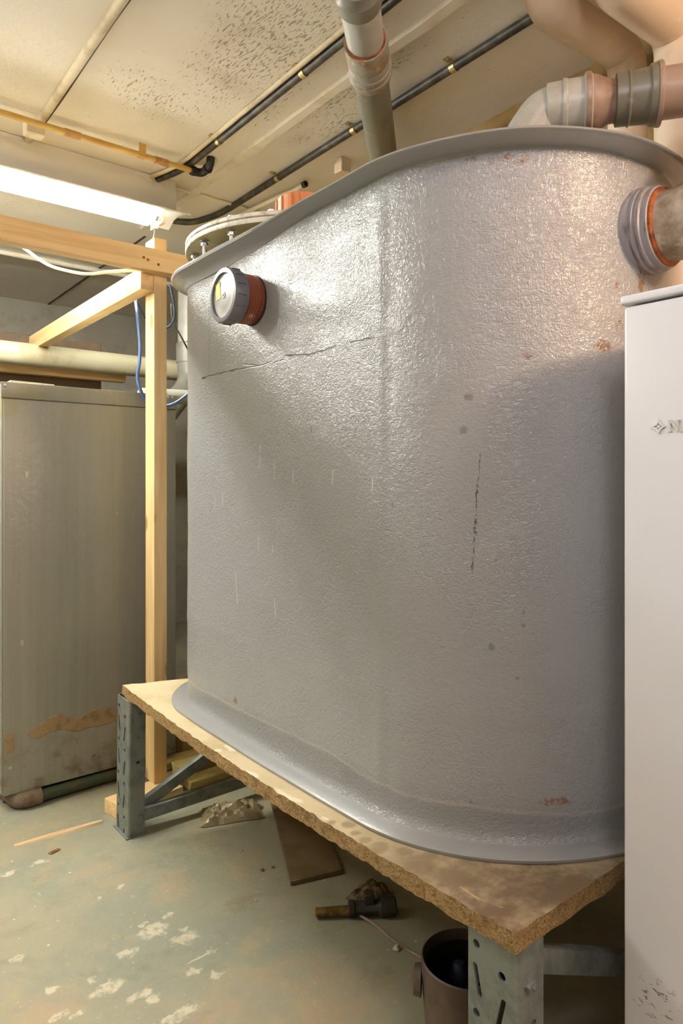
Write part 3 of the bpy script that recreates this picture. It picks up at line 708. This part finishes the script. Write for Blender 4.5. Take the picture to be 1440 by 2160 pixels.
cable('blue_cable', 'bright blue cable hanging down left of the post in front of the drain pipe', [pxd(284, 622, 2.52), pxd(289, 660, 2.45), pxd(295, 720, 2.42), pxd(294, 765, 2.40), pxd(290, 795, 2.40), pxd(296, 822, 2.40), pxd(312, 848, 2.42), pxd(345, 857, 2.45), pxd(372, 849, 2.47), pxd(395, 832, 2.5)], .0058, T['blue'])
cable('dark_cable', 'thin dark blue cable looping behind the post near the tank rim', [pxd(283, 625, 2.56), pxd(300, 660, 2.58), pxd(318, 685, 2.6), pxd(350, 692, 2.6), pxd(366, 675, 2.6), pxd(367, 645, 2.6), pxd(358, 600, 2.6)], .0042, T['bluek'])
cable('dark_cable', 'thin black cable slanting down to the tank right of the post', [pxd(361, 640, 2.64), pxd(365, 678, 2.64), pxd(384, 714, 2.66), pxd(400, 745, 2.7)], .0032, T['blk'])
cable('white_cable', 'white cable sagging under the beam towards the batten', [pxd(40, 515, 2.30), pxd(62, 532, 2.28), pxd(100, 558, 2.28), pxd(140, 571, 2.28), pxd(185, 578, 2.28), pxd(235, 573, 2.30), pxd(285, 570, 2.32)], .0052, T['wht'])
cable('green_wire', 'loose green wires poking up behind the post top', [pxd(322, 505, 2.33), pxd(326, 488, 2.33), pxd(318, 474, 2.33), pxd(312, 468, 2.34)], .0016, T['grn'], 5)

# ------------------------------------------------------------------ twin strip light
sl = empty('strip_light', (.3, 2.5, ZC), 'lit twin tube fluorescent strip light on the ceiling above the beam', 'light')
LX0, LX1 = -.45, 1.07
b = bmesh.new(); box(b, LX0 - .05, LX1 + .07, 2.455, 2.535, 2.085, ZC - .001, .004, 2); put('housing', b, T['lampb'], sl)
b = bmesh.new(); poly = [(2.395, 2.062), (2.398, 2.058), (2.45, 2.083), (2.54, 2.083), (2.592, 2.058), (2.595, 2.062), (2.541, 2.0865), (2.449, 2.0865)]
extrude(b, poly, LX0 - .08, LX1 + .10, lambda u, v, z: Vector((z, u, v))); put('reflector', b, T['lampb'], sl, smooth=False)
em = bpy.data.materials.new('fluorescent_tube'); em.use_nodes = True; nd = em.node_tree.nodes['Principled BSDF']
nd.inputs['Base Color'].default_value = (.9, .9, .9, 1); nd.inputs['Emission Color'].default_value = (1, 1, .94, 1); nd.inputs['Emission Strength'].default_value = TUBE_STRENGTH
for y in (2.462, 2.53):
    b = bmesh.new(); lathe(b, (LX0, y, 2.045), (1, 0, 0), [(0, .012), (.002, .013), (LX1 - LX0 - .002, .013), (LX1 - LX0, .012)], 20); tb_ = put('tube', b, em, sl)
    for xa, d in ((LX0, -1), (LX1, 1)):
        b = bmesh.new(); lathe(b, (xa, y, 2.045), (d, 0, 0), [(-.014, .0135), (0, .0137), (.004, .011), (.012, .006)], 16); put('end_cap', b, T['steel'], tb_)
        b = bmesh.new(); box(b, xa + d * .012 - .008, xa + d * .012 + .008, y - .019, y + .019, 2.022, 2.088, .004, 2); put('lamp_holder', b, T['endc'], sl)
b = bmesh.new(); p = wz(72, 292, 2.15); box(b, p.x - .03, p.x + .03, p.y - .02, p.y + .02, ZC - .045, ZC, .004); tag(put('junction_clip', b, T['cream'], smooth=False), 'small pale box on the ceiling at the end of the painted conduit', 'box')

# ------------------------------------------------------------------ ceiling conduits and cables
def pclip(par, p, ax, r, mat):
    """Saddle clip round a conduit running along ax."""
    ax = Vector(ax); side = Vector((-ax.y, ax.x, 0)); b = bmesh.new(); p = Vector(p); n = 12; w_ = .009
    rows = []
    for k in range(n + 1):
        a = pi + pi * k / n; q = p + side * math.cos(a) * (r + .0015) + Vector((0, 0, 1)) * math.sin(a) * (r + .0015)
        rows.append((b.verts.new(q - ax * w_), b.verts.new(q + ax * w_)))
    for A, B in zip(rows, rows[1:]): b.faces.new((A[0], A[1], B[1], B[0]))
    obox(b, p + side * (r + .012) + Vector((0, 0, r - .001)), ax * w_, side * .012, (0, 0, .0012)); lathe(b, p + side * (r + .014) + Vector((0, 0, r - .002)), (0, 0, -1), [(0, .0045), (.004, .004)], 8)
    put('clip', b, mat, par)
def conduit(name, lab, pts, r, mat, clips=(), ax=(0, 1, 0), cat='conduit'):
    e = empty(name, Vector(pts[0]), lab, cat); b = bmesh.new(); tube(b, pts, r, 14); put('conduit_run', b, mat, e)
    for p in clips: pclip(e, p, ax, r, T['brass'])
    return e
zc = ZC - .0125
conduit('black_conduit', 'black conduit clipped beside a cream one, running to the yellow pipe end', bend([(1.105, -1.8, zc), (1.105, 2.33, zc), (1.05, 2.50, zc)], .1), .0115, T['blackp'], [(1.105, y, zc) for y in (.55, 1.045, 1.56, 2.05)])
conduit('cream_conduit', 'cream painted conduit running close beside the black conduit', bend([(1.082, -1.8, ZC - .0075), (1.082, 2.33, ZC - .0075), (1.0, 2.56, zc)], .1), .0075, T['creamd'], [])
c2 = conduit('black_conduit', 'black conduit passing behind the leaning drain pipe to the strip light', bend([(1.413, -1.8, zc), (1.413, 2.62, zc), (1.36, 2.80, zc), (1.2, 2.82, zc), (1.10, 2.68, zc)], .1), .0125, T['blackp'], [(1.413, y, zc) for y in (.95, 1.28, 1.71, 2.16)] )
conduit('painted_conduit', 'flat cream painted conduit with dark cracks, left on the ceiling', [(.60, -1.8, ZC - .005), (.605, 2.45, ZC - .005)], .0125, T['creamd'])
b = bmesh.new(); tube(b, smoothpath([(.621 + .002 * math.sin(k * 2.1), -1.8 + k * .25, ZC - .002) for k in range(18)], 3), .0028, 6); put('dark_wire', b, T['crackm'], [o for o in bpy.data.objects if o.name == 'painted_conduit'][0])
conduit('painted_cable', 'brownish painted cable crossing the ceiling joint behind the strip light end', bend([(1.04, 2.56, ZC - .007), (1.15, 2.50, ZC - .007), (1.44, 2.50, ZC - .007), (1.7, 2.52, ZC - .007)], .05), .007, T['cream'])
p0, p1 = wz(640, 390, ZC - .02), wz(556, 430, ZC - .02)
e = conduit('stub_conduit', 'short cream conduit with dark open end on the ceiling above the orange plug', smoothpath([p0, p0.lerp(p1, .25) + Vector((0, 0, -.006)), p0.lerp(p1, .6), p1, p1 + (p1 - p0)], 6), .010, T['cream'])
b = bmesh.new(); d = (p0 - p1).normalized(); lathe(b, p0 - d * .002, d, [(0, .012), (.016, .012), (.016, .008), (.004, .008)], 14); put('open_end', b, T['blk'], e)
b = bmesh.new(); p = wz(722, 372, ZC - .06); box(b, p.x - .022, p.x + .022, p.y - .022, p.y + .022, ZC - .05, ZC, .003); tag(put('junction_box', b, T['beige'], smooth=False), 'small square junction box on the ceiling just over the tank rim', 'box')
# yellow gas pipe
yp = empty('yellow_gas_pipe', (0, 2.265, 2.165), 'thin yellow gas pipe crossing the ceiling in front of the strip light', 'pipe')
b = bmesh.new(); tube(b, [(-1.6, 2.268, 2.165), (1.115, 2.262, 2.165)], .0095, 14); put('pipe_run', b, T['gold'], yp)
for u, v in ((155, 293), (342, 348)):
    p = wY(u, v, 2.265); b = bmesh.new(); lathe(b, (p.x - .03, 2.265, 2.165), (1, 0, 0), [(0, .010), (.002, .0125), (.05, .0125), (.052, .010)], 16); put('soldered_joint', b, T['rustj'], yp)
p = wY(297, 330, 2.265); b = bmesh.new(); box(b, p.x - .012, p.x + .012, 2.249, 2.2515, 2.155, ZC, .0005); lathe(b, (p.x - .012, 2.265, 2.165), (1, 0, 0), [(0, .0115), (.024, .0115)], 16); put('bracket', b, T['gold'], yp)
b = bmesh.new(); tube(b, bend([(1.105, 2.262, 2.165), (1.15, 2.262, 2.165), (1.15, 2.20, 2.172), (1.15, 2.195, ZC)], .02, 6), .0145, 16)
lathe(b, (1.105, 2.262, 2.165), (1, 0, 0), [(0, .013), (.003, .0175), (.016, .0175), (.018, .014)], 8); lathe(b, (1.15, 2.225, 2.168), (0, -1, 0), [(0, .0175), (.014, .0175)], 8); put('elbow', b, T['rub'], yp, label='black elbow')

# ------------------------------------------------------------------ leaning drain pipe over the tank
dv = Vector((c_ * 195 + s_ * 1440, -s_ * 195 + c_ * 1440, 0)).normalized()
q0 = wz(757, 0, 2.085); R_ = .0445
dp = empty('leaning_drain_pipe', q0, 'grey drain pipe with rust streaked socket slung under the ceiling over the tank', 'pipe')
tl = lambda u, v: (wz(u, v, 2.085) - q0).dot(dv)
t1 = tl(772, 100)
b = bmesh.new(); tube(b, [q0 - dv * .9, q0 + dv * (t1 + .05)], R_ , 32); put('upper_pipe', b, T['greyl'], dp)
for tt in (tl(757, 8),):
    b = bmesh.new(); lathe(b, q0 + dv * (tt - .08), dv, [(0, R_ + .001), (.002, R_ + .005), (.03, R_ + .005), (.034, R_ + .007), (.040, R_ + .005), (.075, R_ + .005), (.08, R_ + .001)], 36, False, False); put('coupling', b, T['grey'], dp)
b = bmesh.new(); t0 = tl(768, 84); t2 = tl(783, 165)
L = t2 - t0; lathe(b, q0 + dv * t0, dv, [(0, R_ + .001), (0, R_ + .0075), (L * .42, R_ + .0078), (L * .45, R_ + .006), (L * .48, R_ + .0078), (L * .58, R_ + .0078), (L * .60, R_ + .011), (L * .66, R_ + .0115), (L * .69, R_ + .0078), (L * .73, R_ + .0078), (L * .75, R_ + .011), (L * .81, R_ + .0112), (L * .84, R_ + .0075), (L * .95, R_ + .006), (L, R_ + .001)], 44, False, False); put('socket', b, T['sock'], dp)
b = bmesh.new(); lathe(b, q0 + dv * (t0 - .004), dv, [(0, R_ + .0005), (.003, R_ + .004), (.008, R_ + .0045), (.010, R_ + .001)], 40, False, False); put('rust_ring', b, T['rust'], dp)
q1 = q0 + dv * (tl(806, 305) + .35)
b = bmesh.new(); tube(b, [q0 + dv * (t1 + .04), q1], R_, 32); put('lower_pipe', b, T['greyd'], dp)
b = bmesh.new(); tube(b, [q0 + dv * .05 + Vector((0, 0, R_ + .001)), q0 + dv * .05 + Vector((0, 0, ZC - 2.085))], .006, 10); put('hanger_rod', b, T['steel'], dp)

# ------------------------------------------------------------------ pipes at the top right
def fat(name, lab, pts, r, rb):
    b = bmesh.new(); tube(b, bend(pts, rb, 10), r, 30); return tag(put(name, b, T['beige']), lab, 'pipe', 'beige pipes in the top right corner')
q = pxd(1322, 112, 1.70); r_ = pxd(1146, 8, 1.50)
fat('beige_pipe', 'left of two fat beige pipes bending down behind the grey couplings', [(XW - .003, q.y, .56), (q.x, q.y, .56), q, r_, (r_.x - .01, r_.y - .01, ZC)], .0455, .055)
q = pxd(1434, 60, 1.56); r_ = pxd(1290, -52, 1.38)
fat('beige_pipe', 'right of two fat beige pipes bending down in the corner above the white cabinet', [(q.x, q.y, ZT + .003), q, r_, (r_.x - .01, r_.y - .01, ZC)], .055, .06)
# coupling assembly over the tank
zz = 1.79; A_ = Vector((1.206, .771, zz)); ad = Vector((.091, -.131, 0)).normalized()
vp = empty('vent_pipe', (1.15, .86, 1.63), 'grey and pinkish pipe with rusty couplings leaving the tank top at the right', 'pipe')
# collar 1 at A_
b = bmesh.new(); tube(b, bend([A_ - ad * .13 + Vector((0, 0, -.155)), A_ - ad * .105 + Vector((0, 0, -.06)), A_ - ad * .06, A_ - ad * .02], .05, 8), .044, 32); put('elbow', b, T['greyl'], vp)
b = bmesh.new(); lathe(b, A_ - ad * .055, ad, [(0, .045), (.002, .049), (.03, .050), (.032, .053), (.038, .053), (.04, .051), (.07, .051), (.072, .057), (.082, .058), (.086, .053)], 40); put('collar', b, T['greyl'], vp)
b = bmesh.new(); lathe(b, A_ + ad * .018, ad, [(0, .0575), (.004, .059), (.010, .058), (.012, .052)], 40); put('rubber_ring', b, T['tan'], vp)
b = bmesh.new(); lathe(b, A_ + ad * .028, ad, [(0, .053), (.012, .051), (.034, .040), (.20, .040)], 40); put('reducer', b, T['tan'], vp)
b = bmesh.new(); lathe(b, A_ + ad * .072, ad, [(0, .041), (.002, .0475), (.022, .048), (.024, .051), (.028, .048), (.06, .050), (.062, .054), (.072, .056), (.078, .053)], 40)
put('coupling', b, T['greyd'], vp)
b = bmesh.new(); lathe(b, A_ + ad * .146, ad, [(0, .0565), (.004, .0585), (.009, .0575), (.011, .046)], 40); put('rubber_ring', b, T['tan'], vp)
b = bmesh.new(); tube(b, bend([A_ + ad * .15, A_ + ad * .33, A_ + ad * .5 + Vector((.0, -.05, .1)), A_ + ad * .55 + Vector((0, -.1, .40))], .1, 10), .0465, 32); put('pipe_run', b, T['tan'], vp)
# outlet pipe in the side sleeve
op = empty('outlet_pipe', sc, 'dirty marbled pipe elbow in the rusty sleeve on the tank side above the white cabinet', 'pipe')
b = bmesh.new(); lathe(b, sc + Vector((0, -.032, 0)), (0, -1, 0), [(0, .0665), (.004, .0675), (.008, .0665), (.010, .060)], 48); put('rust_ring', b, T['rust'], op)
b = bmesh.new(); tube(b, bend([sc + Vector((0, -.02, 0)), sc + Vector((0.005, -.085, 0)), sc + Vector((.05, -.19, .105)), sc + Vector((.09, -.28, .195))], .06, 10), .0605, 36); put('elbow', b, T['dirty'], op)
d2 = Vector((.045, -.105, .105)).normalized()
b = bmesh.new(); lathe(b, sc + Vector((.032, -.150, .064)), d2, [(0, .0605), (.002, .0665), (.05, .0665), (.052, .0685), (.06, .0685), (.062, .061)], 40); put('socket', b, T['greyl'], op)
b = bmesh.new(); tube(b, [sc + Vector((.05, -.19, .105)), sc + Vector((.05, -.19, .105)) + d2 * .55], .0605, 32); put('pipe_run', b, T['greyl'], op)

# ------------------------------------------------------------------ white cabinet at the right
Y1 = .525; X1 = .945; ZW = 1.318
wc = empty('white_cabinet', (X1, Y1, 0), 'tall white enamelled cabinet with raised lettering at the right edge of the picture', 'cabinet')
mw = M('white_enamel', (220, 221, 225), .3)
wsp = mw.warp(.03, 30)
cz = mw.any([mw.blob((X1, .475, .315), (.1, .035, .035), mw.warp(.03, 14), .8), mw.blob((X1, .452, .245), (.1, .03, .03), mw.warp(.03, 14), .8), mw.blob((X1, .40, .26), (.1, .06, .09), mw.warp(.03, 14), .9)])
fleck = mw.ramp(mw.noise(1, 3, .6, .4, mw.scaled((60, 90, 150), (.7, 0, 0))), .57, .63)
mw.mix(mw.math('MULTIPLY', fleck, mw.math('MULTIPLY', cz, .9)), (96, 78, 72))
mw.bump(mw.noise(30, 2), .03, .002); MW = mw.done()
b = bmesh.new(); box(b, X1, X1 + .60, Y1 - .60, Y1, .03, ZW - .016, .004, 3); put('body', b, MW, wc)
b = bmesh.new(); box(b, X1 - .005, X1 + .605, Y1 - .605, Y1 + .004, ZW - .013, ZW, .004, 3); put('lid', b, MW, wc)
b = bmesh.new(); box(b, X1 + .02, X1 + .58, Y1 - .58, Y1 - .02, 0, .03); put('plinth', b, T['blk'], wc, smooth=False)
def star(R, r, n=4, seg=5):
    out = []
    for k in range(n):
        a0 = pi / 2 * k; a1 = a0 + pi / 2
        for j in range(seg):
            t = j / seg; p = Vector((math.cos(a0), math.sin(a0))) * R * (1 - t) ** 2 + Vector((math.cos(a0 + pi / 4), math.sin(a0 + pi / 4))) * r * 2 * t * (1 - t) + Vector((math.cos(a1), math.sin(a1))) * R * t * t
            out.append(p)
    return out
lc = wX(1388, 900, X1); lz = lc.z
b = bmesh.new(); O = star(.0105, .003); I = star(.0068, .0016)
fn = lambda p, x: Vector((x, lc.y - p.x, lz + p.y))
n = len(O); a = [b.verts.new(fn(p, X1)) for p in O]; t_ = [b.verts.new(fn(p, X1 - .0025)) for p in O]; ti = [b.verts.new(fn(p, X1 - .0022)) for p in I]; td = [b.verts.new(fn(p, X1 - .0004)) for p in I]
for k in range(n):
    j = (k + 1) % n
    for P_, Q_ in ((a, t_), (t_, ti), (ti, td)): b.faces.new((P_[k], P_[j], Q_[j], Q_[k]))
lathe(b, fn(Vector((0, 0)), X1 - .0003), (-1, 0, 0), [(0, .0022), (.0016, .0018)], 12)
put('emblem', b, T['logo'], wc, smooth=False)
hL = .0165; z0 = lz - hL / 2
GL = {'N': [[(0, 0), (.0048, 0), (.0048, .0012), (.0036, .0022), (.0036, .0125), (.0125, 0), (.0142, 0), (.0142, .0143), (.0155, .0153), (.0155, .0165), (.0107, .0165), (.0107, .0153), (.0120, .0143), (.0120, .0060), (.0050, .0165), (0, .0165), (0, .0153), (.0014, .0143), (.0014, .0022), (0, .0012)]],
      'I': [[(0, 0), (.0068, 0), (.0068, .0012), (.0055, .0022), (.0055, .0143), (.0068, .0153), (.0068, .0165), (0, .0165), (0, .0153), (.0013, .0143), (.0013, .0022), (0, .0012)]],
      'B': [[(0, 0), (.0045, 0), (.0045, .0165), (0, .0165)], [(.0045, .0135), (.0075, .0135), (.0075, .0165), (.0045, .0165)], [(.0045, .007), (.0075, .007), (.0075, .0098), (.0045, .0098)], [(.0045, 0), (.0075, 0), (.0075, .003), (.0045, .003)],
            [(.0075, .007), (.0112, .0085), (.012, .012), (.0105, .0155), (.0075, .0165), (.0075, .0135), (.0085, .012), (.0075, .0098)], [(.0075, 0), (.0112, .001), (.013, .005), (.0115, .0082), (.0075, .0098), (.0075, .007), (.009, .005), (.0075, .003)]],
      'E': [[(0, 0), (.0045, 0), (.0045, .0165), (0, .0165)], [(.0045, 0), (.012, 0), (.012, .0045), (.0105, .003), (.0045, .003)], [(.0045, .007), (.009, .007), (.009, .0098), (.0045, .0098)], [(.0045, .0135), (.0105, .0135), (.0118, .012), (.0118, .0165), (.0045, .0165)]]}
yy = wX(1408, 900, X1).y; b = bmesh.new()
for chx in 'NIBE':
    for poly in GL[chx]: extrude(b, poly, X1 + .0005, X1 - .0020, lambda u, v, x: Vector((x, yy - u, z0 + v)))
    yy -= max(u for pl in GL[chx] for u, v in pl) + .0012
put('lettering', b, T['letter'], wc, smooth=False)
wc.rotation_euler = (0, 0, math.radians(2.0))

# ------------------------------------------------------------------ floor debris
def slab_at(name, lab, cat, pts, th, mat, z=.001):
    b = bmesh.new(); extrude(b, [(p.x, p.y) for p in pts], z, z + th, lambda u, v, q: Vector((u, v, q)))
    bmesh.ops.bevel(b, geom=list(b.edges), offset=.0015, segments=1, affect='EDGES')
    return tag(put(name, b, mat), lab, cat)
p1, p2, p3 = wz(612, 1860, .012), wz(722, 1835, .012), wz(570, 1685, .012)
slab_at('hardboard_offcut', 'dusty rectangular board lying on the floor under the chipboard sheet', 'board', [p1, p2, p2 + (p3 - p1), p3], .012, T['slab'])
b = bmesh.new(); a, q = wz(30, 1785, 0), wz(215, 1735, 0); n = 14; L_ = []
for k in range(n + 1):
    t = k / n; p = a.lerp(q, t); w_ = .004 + .008 * math.sin(pi * min(1, t * .8 + .1)) + .002 * noise.noise((t * 9, 0, 0)); d = (q - a).normalized(); s = Vector((-d.y, d.x, 0))
    h_ = .004 + .004 * t
    L_.append([b.verts.new(p + s * w_ + Vector((0, 0, .0003))), b.verts.new(p + s * w_ * .6 + Vector((0, 0, h_))), b.verts.new(p - s * w_ * .7 + Vector((0, 0, h_ * .9))), b.verts.new(p - s * w_ + Vector((0, 0, .0003)))])
for A, B in zip(L_, L_[1:]):
    for k in range(4): b.faces.new((A[k], A[(k + 1) % 4], B[(k + 1) % 4], B[k]))
b.faces.new(L_[0]); b.faces.new(L_[-1][::-1]); tag(put('wood_splinter', b, T['strip'], angle=25), 'long split lath lying on the open floor beside the rack foot', 'lath')
def crumple(ctr, rx, ry, h, rot, n=16, seed=0, pw=1.0):
    b = bmesh.new(); g = []
    for i in range(n + 1):
        r = []
        for j in range(n + 1):
            u, v = 2 * i / n - 1, 2 * j / n - 1; e = max(abs(u), abs(v)); rr = 1 + .25 * noise.noise((u * 2 + seed, v * 2, 0))
            x, y = u * rx * rr, v * ry * rr
            z = h * max(0, 1 - e ** 3) * (.55 + .9 * abs(noise.noise((u * 3 + seed, v * 3, 4)))) + h * .3 * abs(noise.noise((u * 7, v * 7, seed)))
            if e > .99: z = .001
            c, s = math.cos(rot), math.sin(rot); r.append(b.verts.new((ctr.x + c * x - s * y, ctr.y + s * x + c * y, z + .001)))
        g.append(r)
    for i in range(n):
        for j in range(n): b.faces.new((g[i][j], g[i + 1][j], g[i + 1][j + 1], g[i][j + 1]))
    return b
tag(put('plastic_bag', crumple((wz(405, 1712, 0) + wz(565, 1690, 0)) / 2 + Vector((-.025, -.050, 0)), .095, .055, .04, -.35, 18, 3), T['bag'], angle=18), 'crumpled dusty plastic bag on the floor right of the far rack foot', 'bag')
tag(put('crumpled_rag', crumple(wz(780, 1890, 0), .05, .04, .028, .2, 12, 8), T['slab'], angle=18), 'small crumpled wad lying behind the black valve under the board', 'rag')
# brass spigot valve
va = empty('brass_valve', wz(760, 1930, 0), 'tarnished brass spigot with black body on the floor under the board', 'valve')
a, q = wz(664, 1925, .014), wz(725, 1922, .016); ax = (wz(815, 1915, .016) - a).normalized()
b = bmesh.new(); lathe(b, a, ax, [(0, .006), (.002, .0105), (.085, .0115)], 20); put('spigot', b, T['brassd'], va)
st = a + ax * .08
b = bmesh.new(); lathe(b, st + Vector((0, 0, .004)), ax, [(0, .012), (.002, .019), (.014, .019), (.016, .0165), (.07, .0170), (.075, .021), (.078, .024), (.112, .024), (.116, .018)], 8); put('body', b, T['blk'], va)
b = bmesh.new(); obox(b, st + ax * .05 + Vector((0, 0, .028)), ax * .012, frame(ax)[1] * .012, (0, 0, .012), .002); put('handle', b, T['blk'], va)
cable('thin_grey_cable', 'thin brownish cord on the floor between the black valve and the bucket', [wz(759, 1931, .008), wz(790, 1950, .005), wz(830, 1984, .004), wz(878, 2014, .004), wz(930, 2040, .004)], .0030, T['tan'])
b = crumple(wz(836, 2003, 0), .007, .008, .010, .5, 8, 5); tag(put('rubble_chip', b, T['foam'], angle=20), 'small pale chip of rubble on the floor beside the thin cord', 'chip')
b = crumple(wz(115, 1797, 0), .016, .006, .006, .3, 8, 2); tag(put('dry_leaf', b, T['leafm'], angle=20), 'small curled dry leaf on the open floor in front of the lath', 'leaf')
for i, (u, v, r) in enumerate(((597, 1722, .004), (575, 1830, .004), (650, 1843, .005), (553, 1836, .005), (510, 1795, .003), (640, 1765, .004), (540, 1900, .003))):
    b = crumple(wz(u, v, 0), r, r, r * 1.3, i, 6, i); tag(put('grit', b, T['plast' if i % 2 == 0 else 'leafm'], angle=20), 'crumb of grit on the shadowed floor before the dusty board', 'grit', 'crumbs of grit on the floor')
# brown bucket
bc = Vector((.905, .790, 0)); bk = empty('brown_bucket', bc, 'dirty brown bucket standing behind the near slotted upright', 'bucket')
b = bmesh.new(); lathe(b, bc, (0, 0, 1), [(0, .062), (.004, .066), (.20, .078), (.222, .0785), (.224, .076), (.222, .0745), (.205, .0735)], 48, True, False); put('pail', b, T['clay'], bk)
b = bmesh.new(); lathe(b, bc, (0, 0, 1), [(.216, .0744), (.200, .0733), (.010, .0615)], 48, False, True); put('hollow_shade', b, T['dark'], bk)  # black inner skin paints the shade in the bucket's hollow
b = bmesh.new(); lathe(b, bc + Vector((-.052, .058, .175)), (-.6, .7, 0), [(0, .026), (.012, .024), (.016, .016)], 24); put('handle_lug', b, T['clay'], bk)
b = bmesh.new(); lathe(b, bc + Vector((0, 0, .02)), (0, 0, 1), [(0, .06), (.10, .066)], 32); tag(put('bucket_shade_plug', b, T['dark']), 'black plug added for the shade inside the brown bucket', 'shade plug', kind='stuff')  # dark plug added so the bucket's depth reads as shaded
b = bmesh.new(); lathe(b, bc + Vector((.01, .02, .121)), (.1, .2, 1), [(0, .018), (.05, .019), (.065, .012), (.07, .010)], 20); tag(put('bottle', b, T['dblue']), 'dark blue bottle end sticking out of the brown bucket', 'bottle')
b = bmesh.new(); p = wz(899, 2088, .15); d = (p - bc); d.z = 0; d = d.normalized(); s = Vector((-d.y, d.x, 0))
obox(b, bc + d * .0757 + Vector((0, 0, .150)), d * .0006, s * .003, Vector((0, 0, .010)) + s * -.003); put('label_tab', b, T['foam'], bk, label='small white label')
# rubble behind the far rack
for i, (u, v, sx, sy, sz, r) in enumerate(((1.15, 2.15, .12, .030, .03, .05), (1.20, 2.25, .16, .036, .045, .03), (1.10, 2.345, .10, .028, .03, .06), (1.26, 2.46, .12, .050, .07, .02), (1.38, 2.07, .07, .028, .02, .05))):
    p = Vector((u, v, 0)); b = bmesh.new(); c, s = math.cos(r), math.sin(r); obox(b, (p.x, p.y, .0008 + sz / 2), (c * sx, s * sx, 0), (-s * sy, c * sy, 0), (0, 0, sz / 2), .004)
    bmesh.ops.subdivide_edges(b, edges=b.edges, cuts=3)
    for vv in b.verts:
        if vv.co.z > .004: vv.co += Vector((noise.noise(vv.co * 40), noise.noise(vv.co * 40 + Vector((5, 0, 0))), noise.noise(vv.co * 40 + Vector((0, 5, 0))) * .6)) * .008
    tag(put('plaster_fragment', b, T['plast'], angle=25), ['long yellowed plaster fragment behind the far rack cross bar', 'yellowed plaster slab behind the others at the far rack', 'thin plaster strip beside the post foot behind the rack', 'thickest plaster lump at the back under the far end', 'small plaster piece at the right of the heap by the bag'][i], 'rubble', 'plaster fragments behind the far rack')
b = bmesh.new(); tube(b, bend([(1.13, 2.56, .034), (1.22, 2.585, .034), (1.36, 2.60, .034)], .05), .032, 18); tag(put('black_hose', b, T['rub']), 'stub of black hose lying behind the post foot', 'hose')
